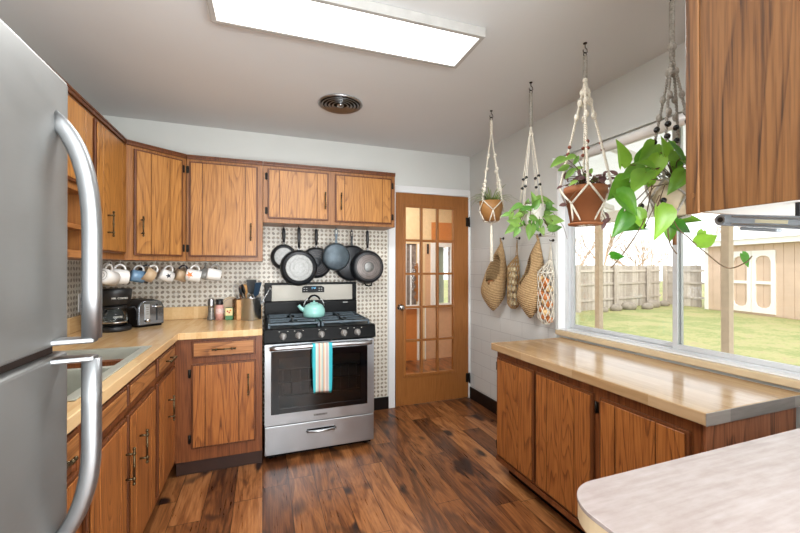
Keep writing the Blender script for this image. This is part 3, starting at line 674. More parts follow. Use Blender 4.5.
# sink
s_ = thing('kitchen_sink', 'drop-in stainless steel double sink in the left worktop, partly behind the refrigerator handle', 'sink', (-.78, 1.83, .916))
b = MB(); xs = [-1.035, -1.0, -.57, -.533]; ys = [1.412, 1.45, 1.815, 1.845, 2.215, 2.252]
slab_cells(b, xs, ys, [(i, j) for i in range(3) for j in range(5) if not (i == 1 and j in (1, 3))], .916, .922)
b.build('rim', 'sink', s_, bevel=.002)
for (a, c_) in ((1.45, 1.815), (1.845, 2.215)):
    b = MB(); z1, z0 = .919, .75
    b.add([(-1.0, a, z1), (-.57, a, z1), (-.57, c_, z1), (-1.0, c_, z1), (-.985, a+.015, z0), (-.585, a+.015, z0), (-.585, c_-.015, z0), (-.985, c_-.015, z0)], [(0, 1, 5, 4), (1, 2, 6, 5), (2, 3, 7, 6), (3, 0, 4, 7), (4, 5, 6, 7)])
    w = b.build('basin', 'sink', s_)
    MB().lathe([(.001, z0+.002), (.03, z0+.003), (.042, z0+.001)], (-.785, (a+c_)/2, 0), seg=20, cap=False).build('drain', 'chrome', w)

# wall outlet with two black plugs
o = thing('wall_outlet', 'white wall outlet with two black plugs on the left wall above the worktop', 'outlet', (LX+.006, 3.05, 1.09))
MB().box(LX+.005, LX+.010, 3.012, 3.085, 1.03, 1.15).build('plate', 'white', o, bevel=.002)
for z in (1.068, 1.112): MB().box(LX+.011, LX+.045, 3.034, 3.062, z-.012, z+.012).build('plug', 'blackmat', o, bevel=.003)

# ------------------------------------------------------------------ refrigerator
f = thing('refrigerator', 'stainless steel top freezer refrigerator at the left with curved bar handles', 'refrigerator', (-.75, .58, 0))
FX = -.376
MB().box(LX+.03, -.452, .222, .943, .02, 1.685).build('body', plain('fridge_side_grey', S(120, 120, 122), .5), f, bevel=.004)
MB().box(LX+.06, -.47, .25, .92, 0, .02).build('base_grille', 'blackmat', f)
def fdoor(z0, z1, name):
    # slightly bowed front
    b = MB(); pts = [(-.446, .212), (-.446, .972)]
    pts += [(-.388, .972), (-.378, .964)]
    for i in range(9): k = i/8; pts.append((FX+.005*math.sin(PI*k), .955-.725*k))
    pts += [(-.379, .222), (-.392, .212)]
    b.prism(pts, z0, z1); return b.build(name, 'fridge', f, bevel=.008, seg=3)
d1 = fdoor(1.168, 1.700, 'freezer_door'); d2 = fdoor(.06, 1.150, 'fridge_door')
MB().box(-.44, -.392, .23, .94, 1.1505, 1.1675).build('door_gap', 'gap', f)
MB().box(-.50, -.40, .25, .33, 1.686, 1.712).build('hinge_cover', 'blackmat', f, bevel=.004)
def fhandle(pts, parent):
    b = MB(); sec = [(-.017, -.010), (-.012, -.014), (.010, -.014), (.017, -.008), (.017, .008), (.010, .013), (-.012, .013), (-.017, .008)]
    vs = []; n = len(pts)
    for i, (x, z, t) in enumerate(pts):
        # t = tangent angle in the xz plane; section spans normal (in plane) and y
        nx, nz = math.cos(t), math.sin(t)
        for a, c_ in sec: vs.append((x+.001+a*nx*.85, .915+c_*.9, z+a*nz*.85))
    k = len(sec); fs = [(i*k+j, i*k+(j+1) % k, (i+1)*k+(j+1) % k, (i+1)*k+j) for i in range(n-1) for j in range(k)]
    b.add(vs, fs+[list(range(k)), list(range((n-1)*k, n*k))], 0, True)
    return b.build('handle', 'handle_steel', parent)
def bez(P0, P1, P2, n=9):
    out = []
    for i in range(n):
        k = i/(n-1); x = (1-k)**2*P0[0]+2*k*(1-k)*P1[0]+k*k*P2[0]; z = (1-k)**2*P0[1]+2*k*(1-k)*P1[1]+k*k*P2[1]
        dx = 2*(1-k)*(P1[0]-P0[0])+2*k*(P2[0]-P1[0]); dz = 2*(1-k)*(P1[1]-P0[1])+2*k*(P2[1]-P1[1]); out.append((x, z, math.atan2(dx, -dz)))
    return out
h = fhandle(bez((-.384, 1.612), (-.322, 1.56), (-.320, 1.39))+[(-.320, 1.28, 0), (-.320, 1.180, 0)], d1)
b = MB(); b.prism([(-.385, .890), (-.385, .938), (-.312, .928), (-.312, .902)], 1.172, 1.182); b.build('handle_bracket', 'handle_steel', h, bevel=.003)
h = fhandle([(-.320, 1.140, 0), (-.320, 1.05, 0)]+bez((-.320, .97), (-.320, .84), (-.384, .775)), d2)
b = MB(); b.prism([(-.385, .890), (-.385, .938), (-.312, .928), (-.312, .902)], 1.136, 1.146); b.build('handle_bracket', 'handle_steel', h, bevel=.003)

# ------------------------------------------------------------------ stove
s_ = thing('gas_range', 'stainless steel and black gas stove with five knobs against the petal tile wall', 'stove', (.39, 3.0, 0))
sx0, sx1 = .012, .772
MB().box(sx0, sx1, 2.735, 3.345, .045, .872).build('body', 'black', s_, bevel=.003)
for x in (sx0+.04, sx1-.04):
    for y in (2.78, 3.28): MB().tube([(x, y, 0), (x, y, .044)], .018).build('foot', 'black', s_)
MB().box(sx0+.01, sx1-.01, 2.745, 2.757, .018, .05).build('base_skirt', 'black', s_)
# cooktop
MB().box(sx0-.004, sx1+.006, 2.70, 3.30, .873, .903).build('cooktop', 'black', s_, bevel=.006)
# control panel (sloped)
b = MB(); b.prism([(2.705, .805), (2.672, .812), (2.690, .898), (2.735, .904), (2.735, .805)], sx0-.006, sx1+.010, axis='x'); b.build('control_panel', 'black', s_, bevel=.004)
RK = Matrix.Rotation(PI/2-.2, 4, 'X')
for x in (.130, .232, .387, .546, .645):
    k = MB().lathe([(.024, 0), (.024, .004), (.020, .006), (.019, .024), (.016, .030), (.001, .030)], (x, 2.681, .853), R=RK, seg=20)
    k.box(x-.0045, x+.0045, 2.640, 2.652, .836, .876)
    k.build('knob', plain('knob_grey', S(132, 130, 127), .4, .3) if x == .130 else bpy.data.materials['knob_grey'], s_)
for x in (.105, .16, .205, .262, .37, .415, .52, .575, .62, .675): MB().box(x-.004, x+.004, 2.679, 2.6815, .884, .887).build('panel_mark', 'paper', s_)
# oven door
od = MB(); y0, y1 = 2.690, 2.733; z0, z1 = .252, .800
wx0, wx1, wz0, wz1 = .052, .722, .325, .752
od.box(sx0, wx0, y0, y1, z0, z1); od.box(wx1, sx1, y0, y1, z0, z1); od.box(wx0, wx1, y0, y1, z0, wz0); od.box(wx0, wx1, y0, y1, wz1, z1)
od = od.build('oven_door', 'steel', s_)
b = MB(); e = .05
b.box(wx0, wx0+e, y0-.002, y0+.01, wz0, wz1); b.box(wx1-e, wx1, y0-.002, y0+.01, wz0, wz1); b.box(wx0+e, wx1-e, y0-.002, y0+.01, wz0, wz0+e*.7); b.box(wx0+e, wx1-e, y0-.002, y0+.01, wz1-e, wz1)
b.build('window_border', 'blackgloss', od, bevel=.001)
MB().box(wx0+e, wx1-e, y0, y0+.004, wz0+e*.7, wz1-e).build('oven_window', 'smoked', od)
b = MB(); b.box(wx0+.01, wx1-.01, 2.7345, 2.7348, wz0+.01, wz1-.01, 0); b.build('oven_interior', plain('oven_inside', S(44, 42, 40), .6), od)
b = MB()
for z in (.44, .53, .62):
    b.tube([(wx0+e, 2.712, z), (wx1-e, 2.712, z)], .0028, seg=5)
for i in range(10): x = wx0+e+(wx1-wx0-2*e)*(i+.5)/10; b.tube([(x, 2.712, .44), (x, 2.712, .62)], .0012, seg=4)
b.build('oven_racks', 'steel2', od)
b = MB(); pts = [(sx0+.03+(sx1-sx0-.06)*i/16, 2.645-.006*math.sin(PI*i/16), .778+.004*math.sin(PI*i/16)) for i in range(17)]
b.tube(pts, .0125, seg=12, flat=1.15)
for x in (sx0+.035, sx1-.035): b.box(x-.012, x+.012, 2.645, 2.691, .768, .790)
b.build('oven_handle', 'steel2', od)
# drawer
dw = MB().box(sx0, sx1, 2.692, 2.733, .052, .245).build('storage_drawer', 'steel', s_, bevel=.004)
b = MB(); b.tube([(.292, 2.690, .183), (.297, 2.678, .181), (.387, 2.674, .180), (.477, 2.678, .181), (.482, 2.690, .183)], .009, seg=10); b.build('drawer_handle', 'steel2', dw)
MB().box(.290, .484, 2.6905, 2.6915, .170, .196).build('handle_recess', 'black', dw)
# backguard
b = MB(); b.box(sx0, sx1+.012, 3.285, 3.366, .904, 1.035); b.box(sx0, sx1+.012, 3.298, 3.366, 1.035, 1.192)
bgd = b.build('backguard', 'black', s_, bevel=.006)
MB().box(.068, .745, 3.2905, 3.2975, 1.040, 1.174).build('steel_fascia', stainless('fascia_steel', S(150, 146, 138), .5), bgd, bevel=.002)
dp = MB().prism([(.312, 1.108), (.312, 1.150), (.335, 1.164), (.475, 1.164), (.498, 1.150), (.498, 1.108)], 3.2865, 3.290, axis='y').build('display_panel', 'black', bgd)
b = MB()
# digits of the clock, seven segment style
def digit(b, x, z, ch, w=.007, h=.013, y=3.2862):
    seg = {'1': 'bc', '2': 'abged', '0': 'abcdef', '5': 'afgcd', ':': ''}[ch]; t_ = .0013
    P = {'a': (0, w, h-t_, h), 'b': (w-t_, w, h/2, h), 'c': (w-t_, w, 0, h/2), 'd': (0, w, 0, t_), 'e': (0, t_, 0, h/2), 'f': (0, t_, h/2, h), 'g': (0, w, h/2-t_/2, h/2+t_/2)}
    for s in seg: x0, x1, z0, z1 = P[s]; b.box(x+x0, x+x1, y-.0004, y, z+z0, z+z1)
for i, ch in enumerate('1250'): digit(b, .386+i*.010+(.003 if i > 1 else 0), 1.140, ch)
b.build('display_digits', 'lcd', dp)
for x in (.33, .35, .455, .475):
    for z in (1.125, 1.143): MB().box(x-.006, x+.006, 3.286, 3.2864, z-.003, z+.003).build('display_button', 'panbottom', dp)
MB().box(.66, .70, 3.2838, 3.2848, 1.012, 1.022).build('brand_badge', 'panbottom', bgd)
# burners and grates
for (gx0_, gx1_) in ((.03, .385), (.392, .752)):
    b = MB(); r = .0065; zt = .935
    ya, yb = 2.735, 3.265
    for x in (gx0_+.01, (gx0_+gx1_)/2, gx1_-.01): b.box(x-r, x+r, ya, yb, zt-.012, zt)
    for y in (ya, (ya+yb)/2, yb): b.box(gx0_+.01, gx1_-.01, y-r, y+r, zt-.012, zt)
    cx = (gx0_+gx1_)/2
    for cy in (ya+.132, yb-.132):
        for dx_, dy_ in ((1, 0), (-1, 0), (0, 1), (0, -1)):
            xa, xb = sorted((cx+dx_*.03, cx+dx_*.16)); yc, yd = sorted((cy+dy_*.03, cy+dy_*.13))
            b.box(min(xa, xb)-(r if not dx_ else 0), max(xa, xb)+(r if not dx_ else 0), yc-(r if not dy_ else 0), yd+(r if not dy_ else 0), zt-.010, zt+.001)
    for x in (gx0_+.01, gx1_-.01):
        for y in (ya, yb): b.box(x-r, x+r, y-r, y+r, .9035, zt-.006)
    b.build('grate', 'iron', s_)
    for cy in (ya+.132, yb-.132):
        MB().lathe([(.05, .9035), (.05, .908), (.036, .912), (.034, .920), (.001, .921)], (cx, cy, 0), seg=20).build('burner', 'iron', s_)
MB().box(.335, .43, 2.6905-.0012, 2.6895, .283, .297).build('logo_plate', 'panbottom', od)

def text_mesh(s, size, Mx, name, mat, parent, extrude=.0003, bold=0):
    cu = bpy.data.curves.new('t', 'FONT'); cu.body = s; cu.size = size; cu.align_x = 'CENTER'; cu.extrude = extrude; cu.offset = bold
    ob = bpy.data.objects.new('t', cu); COL.objects.link(ob)
    dg = bpy.context.evaluated_depsgraph_get(); me = bpy.data.meshes.new_from_object(ob.evaluated_get(dg)); bpy.data.objects.remove(ob)
    r = parent
    while r.parent: r = r.parent
    me.transform(Matrix.Translation(-Vector(r.location)) @ Mx); me.materials.clear(); me.materials.append(M[mat])
    o = bpy.data.objects.new(name, me); COL.objects.link(o); o.parent = parent; return o
text_mesh('FRIGIDAIRE', .012, Matrix.Translation((.382, 2.6888, .286)) @ RX, 'logo_lettering', 'black', od)

# towel over the oven handle
t_ = thing('dish_towel', 'turquoise edged striped dish towel hanging over the oven door handle', 'towel', (.386, 2.64, .45))
b = MB(); prof = [(2.664, .60), (2.663, .78), (2.655, .797), (2.640, .801), (2.626, .795), (2.620, .78), (2.617, .62), (2.614, .452)]
vs = []; N_ = 14
for (y, z) in prof:
    for i in range(N_+1):
        k = i/N_; wv = .004*math.sin(k*9)*(1 if z < .78 else .2); w2 = 1-(.05 if z < .5 else 0)
        vs.append((.386+(k-.5)*.136*w2, y+wv, z+(.006*math.sin(k*4) if z < .5 else 0)))
fs = [(j*(N_+1)+i, j*(N_+1)+i+1, (j+1)*(N_+1)+i+1, (j+1)*(N_+1)+i) for j in range(len(prof)-1) for i in range(N_)]
b.add(vs, fs, 0, True); b.build('cloth', 'towel', t_, solid=.003, sub=1)

# kettle
k = thing('kettle', 'mint green enamel kettle with a black handle on the stove', 'kettle', (.375, 2.997, .937))
c0 = (.375, 2.997, .937)
MB().lathe([(.001, 0), (.066, 0), (.080, .006), (.085, .03), (.082, .062), (.066, .090), (.045, .102), (.030, .106)], c0, seg=32, cap=False).build('body', 'mint', k)
MB().lathe([(.032, .104), (.028, .112), (.001, .115)], c0, seg=24, cap=False).ball((c0[0], c0[1], c0[2]+.120), .008).build('lid', 'mint', k)
MB().tube([(.310, 2.997, .985), (.278, 2.997, 1.004), (.258, 2.997, 1.030)], [.020, .015, .012], seg=12).build('spout', 'mint', k)
b = MB(); b.tube([(.375+.078*math.cos(a), 2.997, 1.02+.075*math.sin(a)) for a in [PI*i/12 for i in range(13)]], .0035, seg=8)
hd = b.build('handle', 'steel2', k)
MB().tube([(.375+.05*math.cos(a)*1.0, 2.997, 1.045+.058*math.sin(a)) for a in [PI*.15+PI*.7*i/8 for i in range(9)]], .008, seg=10).build('handle_grip', 'black', hd)
MB().tube([(.250, 2.997, 1.040), (.262, 2.997, 1.052)], .004).build('whistle', 'black', k)

# ------------------------------------------------------------------ pans hung below the stove cabinet
def pan(name, label, x, z, r, depth, y, ztop, mats, style, hr=.010):
    p = thing(name, label, 'pan', (x, y, z-r), 'pans hung under the stove cabinet')
    # bottom of pan faces the room (-y)
    R_ = Matrix.Rotation(PI/2, 4, 'X')   # local z -> -y
    prof = [(r, -depth/2), (r+.004, -depth/2), (r*.93, depth/2-.004), (r*.90, depth/2)]
    b = MB(); b.lathe([(r-.003, -depth/2), (r+.002, -depth/2), (r*.97, -depth*.1), (r*.90, depth/2-.004), (r*.86, depth/2), (.001, depth/2)], (x, y, z), R=R_, seg=36, cap=False)
    b.lathe([(r-.003, -depth/2), (r*.87, depth/2-.006), (.001, depth/2-.006)], (x, y, z), R=R_, seg=36, cap=False)
    body = b.build('body', mats[0], p)
    yb = y-depth/2
    if style == 'disc':
        MB().lathe([(r*.74, .0005), (r*.74, .002), (r*.70, .003), (.001, .003)], (x, yb, z), R=R_, seg=36, cap=False).build('base_plate', mats[1], body)
        b = MB()
        for q in (.28, .5): b.lathe([(r*q, .003), (r*q+.002, .0045), (r*q+.004, .003)], (x, yb, z), R=R_, seg=30, cap=False)
        b.build('base_ring', 'panbottom', body)
    if style == 'spiral':
        b = MB()
        for q in (.78, .66, .54, .42): b.lathe([(r*q-.002, .0005), (r*q, .0025), (r*q+.002, .0005)], (x, yb, z), R=R_, seg=30, cap=False)
        b.build('base_ring', 'panring', body)
        if depth > .05: MB().lathe([(r*.72, .0003), (r*.71, .0009), (r*.30, .0009)], (x, yb, z), R=R_, seg=36, cap=False).build('base_disc', 'pandisc', body)
        MB().lathe([(r*.28, .0005), (r*.26, .003), (.001, .003)], (x, yb, z), R=R_, seg=30, cap=False).build('base_plate', mats[1], body)
    # handle up to hook
    hy = y+depth*.35
    zt = ztop
    b = MB()
    if style == 'skillet':
        b.prism([(x-.014, z+r*.85), (x-.008, z+r+.03), (x-.012, zt-.055), (x-.012, zt-.02), (x-.005, zt), (x+.005, zt), (x+.012, zt-.02), (x+.012, zt-.055), (x+.008, z+r+.03), (x+.014, z+r*.85)], hy-.006, hy+.004, axis='y')
        b.prism([(x-.004, zt-.05), (x-.004, zt-.018), (x, zt-.012), (x+.004, zt-.018), (x+.004, zt-.05)], hy-.0068, hy-.0061, 1, axis='y')
    else:
        b.tube([(x, hy, z+r*.9), (x, hy-.006, z+r+.02)], [.010, .007], seg=8, mi=1)
        b.tube([(x, hy-.006, z+r+.018), (x, hy-.008, (z+r+zt)/2), (x, hy-.004, zt-.01), (x, hy-.004, zt)], [.009, .014, .013, .008], seg=10, flat=.6)
    b.build('handle', ['blackmat' if style != 'skillet' else mats[0], 'steel2' if style != 'skillet' else 'petal'], p, bevel=.0)
    hk = thing('pan_hook', 'black hook holding the ' + ' '.join(label.split(',')[0].split()[:11]), 'hook', (x, hy, 1.664), 'pan hooks')
    MB().tube([(x, hy+.012, 1.664), (x, hy+.012, zt-.004), (x, hy+.004, zt-.016), (x, hy-.014, zt-.014), (x, hy-.017, zt-.004)], .0022, seg=6).build('hook_wire', 'black', hk)
    return p
pan('frying_pan', 'small light bottomed frying pan, leftmost of the hanging pans', .163, 1.408, .104, .035, 3.27, 1.648, ('irondark', 'panbottom'), 'disc')
pan('frying_pan', 'large pan with a round pale steel bottom, hanging second from the left', .279, 1.318, .148, .055, 3.19, 1.650, ('irondark', 'panbottom'), 'disc')
pan('frying_pan', 'dark frying pan hanging behind, between the big steel bottomed pan and the skillet', .427, 1.362, .132, .035, 3.26, 1.648, ('irondark', 'irondark'), 'spiral')
pan('cast_iron_skillet', 'blue grey cast iron skillet in front at the middle of the hanging row', .584, 1.412, .117, .038, 3.185, 1.655, ('iron', 'iron'), 'skillet')
pan('cast_iron_skillet', 'wide dark skillet behind, to the right of the blue grey skillet', .738, 1.360, .158, .032, 3.275, 1.650, ('irondark', 'irondark'), 'skillet')
p = pan('saute_pan', 'deep black pan with ringed steel bottom and helper handle, rightmost of the hanging row', .864, 1.325, .148, .065, 3.20, 1.645, ('irondark', 'panbottom'), 'spiral')
MB().tube([(.831, 3.20, 1.186), (.838, 3.175, 1.166), (.864, 3.17, 1.160), (.890, 3.175, 1.166), (.897, 3.20, 1.186)], .006, seg=8).build('helper_handle', 'black', p)

# ------------------------------------------------------------------ peninsula in the foreground and the cabinet above it
r = .085; X0, Y1_ = .524, .574; pts = [(1.975, -.06), (1.975, Y1_)]
for i in range(13): a = PI/2+PI/2*i/12; pts.append((X0+r+r*math.cos(a), Y1_-r+r*math.sin(a)))
pts += [(X0, -.06)]
tp = thing('kitchen_peninsula', 'near peninsula with a pale pinkish wood laminate top and rounded corner, lower right foreground', 'kitchen counter', (1.26, .25, 0))
MB().box(.66, 1.97, -.02, .50, .1, .858).build('cabinet_body', 'oak_low_frame', tp); MB().box(.70, 1.97, .0, .44, 0, .099).build('toe_kick', 'kick', tp)
MB().prism(pts, .892, .900).build('laminate_sheet', 'laminate', tp, bevel=.001)
ip = [((x-1.3)*.998+1.3, (y-.25)*.998+.25) for x, y in pts]
MB().prism(ip, .860, .8915).build('core', 'sillwood', tp, bevel=.001)
nc = thing('peninsula_wall_cabinet', 'large close oak cabinet side hanging at the upper right over the peninsula', 'kitchen cabinet', (1.38, .36, 1.43))
MB().box(.806, 1.975, .165, .500, 1.432, 2.2).build('body', 'oak_frame', nc)
MB().box(.800, .8055, .165, .492, 1.428, 2.2).build('side_panel', 'oak_big', nc, bevel=.001)
MB().box(.797, .8055, .4925, .517, 1.426, 2.2).build('side_stile', 'oak_big', nc, bevel=.002)
MB().box(.806, 1.975, .5005, .515, 1.432, 2.2).build('door_panel', 'oak_frame', nc)
MB().box(.81, 1.975, .17, .49, 1.4285, 1.4315).build('bottom_panel', 'white', nc)
MB().lathe([(.0052, 0), (.0052, .0005), (.001, .0005)], (.7968, .504, 1.462), R=Matrix.Rotation(-PI/2, 4, 'Y'), seg=20, smooth=False).build('screw_cap', 'oak_big', nc)
# grey alloy arm fixed beneath the near cabinet
a = thing('under_cabinet_arm', 'dull grey metal bracket arm fixed beneath the large close cabinet', 'bracket', (.9, .36, 1.40))
F_ = Matrix.Translation((.835, .468, 1.411)) @ Matrix.Rotation(math.radians(9.0), 4, 'X')   # pivot end at the origin, arm runs to -y, sloping down
pts = [(-.30, .0108), (0, .0108)]+[(.0108*math.sin(t), .0108*math.cos(t)) for t in [PI*i/10 for i in range(1, 10)]]+[(0, -.0108), (-.30, -.0108)]
MB(F_).prism(pts, -.016, 0, axis='x').build('arm', 'rawalu', a, bevel=.002)
MB(F_).box(-.0178, -.0162, -.29, -.020, .0052, .0078).build('rib', 'steel2', a); MB(F_).box(-.0178, -.0162, -.29, -.020, -.0078, -.0052).build('rib', 'steel2', a)
MB(F_).box(-.0170, -.0162, -.10, -.055, -.0030, .0030).build('worn_patch', plain('worn_alloy', S(150, 142, 118), .6), a)
RY = Matrix.Rotation(-PI/2, 4, 'Y')
MB(F_).lathe([(.0082, 0), (.0082, .0015), (.006, .0015)], (-.0162, 0, 0), R=RY, seg=20, cap=False, smooth=False).build('pivot_ring', 'steel2', a)
MB(F_).lathe([(.0046, 0), (.0046, .0006), (.001, .0006)], (-.0162, 0, 0), R=RY, seg=20, smooth=False).build('pivot', 'hinge', a)
MB().box(.826, .838, .357, .364, 1.4045, 1.4275).build('mount', 'blackmat', a, bevel=.001)
MB(F_).box(-.010, .006, -.085, -.030, -.0175, -.0112).build('lever', 'rawalu', a, bevel=.002)

# ------------------------------------------------------------------ mugs on cup hooks
def mug(name, label, x, y, z, yaw, r=.041, h=.092, mats=('ceramic', 'ceramic'), tilt=12, flare=0, decor=None, hooked=True):
    r *= 1.14; h *= 1.02; tilt *= 1.5
    """hangs by its handle: axis roughly level, handle on top"""
    g = 'mugs hooked under the wall cabinets'
    p = thing(name, label, 'mug', (x, y, z), g)
    R_ = Matrix.Rotation(math.radians(yaw), 4, 'Z') @ Matrix.Rotation(math.radians(90+tilt), 4, 'Y')  # local z (open end) -> level; local -x -> up
    T_ = Matrix.Translation((x, y, z)) @ R_
    b = MB(T_); b.lathe([(.001, -h/2), (r*.86, -h/2), (r*.97, -h/2+.006), (r+flare, h/2), (r+flare-.003, h/2)], seg=24, cap=False)
    body = b.build('body', mats[0], p)
    b = MB(T_); b.lathe([(r+flare-.003, h/2), (r*.97-.003, -h/2+.009), (.001, -h/2+.007)], seg=24, cap=False); b.build('inside', mats[1], body)
    b = MB(T_); b.tube([(-r*.96-.034*math.sin(a_), 0, .028*math.cos(a_)) for a_ in [PI*i/10 for i in range(11)]], .0052, seg=8, flat=1.2)
    b.build('handle', mats[2] if len(mats) > 2 else mats[0], p)
    if decor: decor(T_, body, r, h, flare)
    if hooked:
        top = T_ @ Vector((-r*.96-.034, 0, 0)); k = thing('cup_hook', 'white cup hook holding the ' + ' '.join(label.split(',')[0].split()[:10]), 'hook', (top.x, top.y, UZ0), 'cup hooks')
        dv = Vector((math.sin(math.radians(yaw)), -math.cos(math.radians(yaw)), 0))
        q = [(0, .0), (0, -.012), (.010, -.018), (.014, -.028), (.006, -.040), (-.006, -.040), (-.012, -.032)]
        zt = top.z-.006
        zz = UZ0-.001
        MB().tube([(top.x, top.y, zz), (top.x, top.y, max(zt+.03, zz-.02))]+[(top.x+dv.x*u_, top.y+dv.y*u_, zt+w_) for u_, w_ in ((.010, .022), (.013, .010), (.007, -.001), (-.005, -.001), (-.011, .008))], .0016, seg=6).build('hook_wire', 'white', k)
    return p
def ring_decor(T_, body, r, h, fl):
    b = MB(T_)
    for q in (.3, .62): b.lathe([(r*q, -h/2-.0008), (r*q+.003, -h/2-.0008)], seg=24, cap=False)
    b.build('base_ring', 'ceramicin', body)
def patch(shape, matn, ang=90, z0=0, sc=.02):
    def f_(T_, body, r, h, fl):
        vs = []; n = len(shape)
        for (u_, w_) in shape+[(0, 0)]:
            a_ = math.radians(ang)+u_*sc/r; zz = z0+w_*sc; rr = r*.97+(r+fl-r*.97)*(zz+h/2)/h+.0012
            vs.append((rr*math.cos(a_), rr*math.sin(a_), zz))
        b = MB(T_); b.add(vs, [(i, (i+1) % n, n) for i in range(n)]); b.build('print', matn, body)
    return f_
leafsh = []
for i in range(10):
    a_ = 2*PI*i/10; rr = 1.25 if i % 2 == 0 else .55; leafsh.append((rr*math.cos(a_), rr*math.sin(a_)))
blob = [(.9*math.cos(2*PI*i/9)*(1+.2*(i % 2)), 1.1*math.sin(2*PI*i/9)) for i in range(9)]
mug('mug', 'white mug with its ringed base facing the room, leftmost of the hanging mugs', -.885, 2.755, 1.262, 72, tilt=10, decor=ring_decor)
mug('mug', 'grey mug hanging just behind the leftmost white mug', -.955, 2.94, 1.268, 60, mats=('ceramicin', 'ceramicin', 'ceramic'), tilt=8)
mug('mug', 'flared white mug with grey inside, opening toward the left', -.860, 2.868, 1.262, 205, .040, .10, ('ceramic', 'ceramicin'), tilt=-4, flare=.008)
mug('mug', 'pale blue mug hanging right against the flared white mug', -.792, 2.985, 1.262, 30, .036, .075, ('blueglz', 'blueglz', 'ceramic'), tilt=8)
mug('mug', 'dark slate mug hanging behind the pale blue mug', -.800, 3.15, 1.262, 15, .040, .085, ('darkglz', 'darkglz'), tilt=14)
mug('mug', 'cream cup with a red mark, hanging from the left of the corner cabinet front', -.728, 3.00, 1.268, 205, .036, .065, ('tan', 'tan', 'ceramic'), tilt=-20, flare=.012, decor=patch(blob, 'redglz', 270, .0, .018))
mug('mug', 'white mug with a dark floral print near the corner cabinet', -.650, 3.10, 1.262, 35, .037, .08, ('ceramic', 'ceramicin', 'ceramic'), tilt=16, decor=patch(leafsh, 'darkglz', 270, 0, .016))
mug('mug', 'tan cup with a dark brown handle, hanging just left of the orange leaf mug', -.570, 3.19, 1.262, 25, .038, .07, ('tan', 'tan', 'darkglz'), tilt=12)
mug('mug', 'white mug with an orange maple leaf print', -.480, 3.13, 1.262, 8, .038, .095, ('ceramic', 'ceramic'), tilt=8, decor=patch(leafsh, 'orange', 268, -.024, .022))
mug('mug', 'clear grey glass mug hanging between the leaf mug and the blush mug', -.415, 3.24, 1.272, 100, .038, .08, ('glassy', 'glassy'), tilt=5)
mug('mug', 'blush white mug, rightmost of the hanging mugs', -.345, 3.13, 1.268, 12, .038, .09, ('ceramic', 'ceramic', 'ceramicin'), tilt=8)

# ------------------------------------------------------------------ things on the worktop
CZT = .916
c = thing('coffee_maker', 'black drip coffee maker with a glass carafe on the left worktop', 'coffee maker', (-.90, 2.93, CZT))
Tc = Matrix.Translation((-.905, 2.93, CZT)) @ Matrix.Rotation(math.radians(28), 4, 'Z')   # front faces local -y
b = MB(Tc); b.lathe([(.085, 0), (.088, .006), (.088, .026), (.082, .032), (.001, .032)], (0, -.03, 0), seg=32); b.box(-.075, .075, .02, .10, 0, .03)
b.build('base', 'blackmat', c)
MB(Tc).box(-.075, .075, .045, .105, .031, .19).build('water_tank', 'blackmat', c, bevel=.01)
MB(Tc).lathe([(.075, .165), (.084, .175), (.092, .240), (.094, .262), (.088, .268), (.001, .270)], (0, -.015, 0), seg=36).build('brew_head', 'blackmat', c)
cf = MB(Tc).lathe([(.058, .036), (.068, .045), (.070, .085), (.060, .125), (.052, .145)], (0, -.035, 0), seg=32, cap=False).build('carafe', 'jarglass', c)
MB(Tc).lathe([(.050, .140), (.060, .145), (.060, .156), (.001, .160)], (0, -.035, 0), seg=28).build('carafe_lid', 'blackmat', cf)
MB(Tc).lathe([(.0705, .052), (.0712, .052), (.0712, .062), (.0705, .062)], (0, -.035, 0), seg=32, cap=False).build('carafe_band', 'chrome', cf)
MB(Tc).lathe([(.001, .037), (.056, .038), (.062, .048), (.001, .049)], (0, -.035, 0), seg=28).build('coffee', 'gap', cf)
MB(Tc).tube([(.060, -.045, .142), (.098, -.052, .146), (.112, -.055, .12), (.112, -.055, .085), (.104, -.053, .062)], .0065, seg=8).build('carafe_handle', 'blackmat', cf)
text_mesh('MR. COFFEE', .016, Tc @ Matrix.Translation((0.01, -.1055, .205)) @ RX, 'brand_lettering', 'paper', c)
text_mesh('COFFEE', .014, Tc @ Matrix.Translation((0, -.1052, .088)) @ RX, 'carafe_lettering', 'paper', cf)

t = thing('toaster', 'black and chrome two slot toaster beside the coffee maker', 'toaster', (-.80, 3.12, CZT))
Tt = Matrix.Translation((-.795, 3.115, CZT)) @ Matrix.Rotation(math.radians(39), 4, 'Z')
w, h, L2 = .085, .185, .135    # x half-width of lever end, length along y
pts = [(-w, .012), (-w, .10)]+[(-w+.055-.055*math.cos(a_), .125+.055*math.sin(a_)) for a_ in [PI/2*i/6 for i in range(7)]]+[(w-.055+.055*math.sin(a_), .125+.055*math.cos(a_)) for a_ in [PI/2*i/6 for i in range(7)]]+[(w, .10), (w, .012)]
MB(Tt).prism(pts, -.115, .135, axis='y').build('body', 'blackmat', t, bevel=.005)
pts2 = [(x*.93, z*.955+.006) for x, z in pts]
b = MB(Tt); b.prism(pts2, -.124, -.1155, axis='y'); b.build('chrome_front', plain('dark_chrome', S(120, 122, 126), .16, 1, .02), t, bevel=.002)
b = MB(Tt); b.box(-.045, -.012, -.127, -.1245, .05, .155, 0); fp = b.build('control_plate', 'steel2', t, bevel=.001)
RXl = Matrix.Rotation(PI/2, 4, 'X')
MB(Tt).lathe([(.014, 0), (.013, .012), (.001, .013)], (-.028, -.1275, .045), R=RXl, seg=18).build('dial', 'chrome', t)
for z in (.085, .10, .115, .13): MB(Tt).box(-.036, -.020, -.1288, -.1272, z, z+.008).build('button', 'ceramicin', fp)
MB(Tt).box(.030, .036, -.1275, -.1245, .04, .155).build('lever_slot', 'black', t)
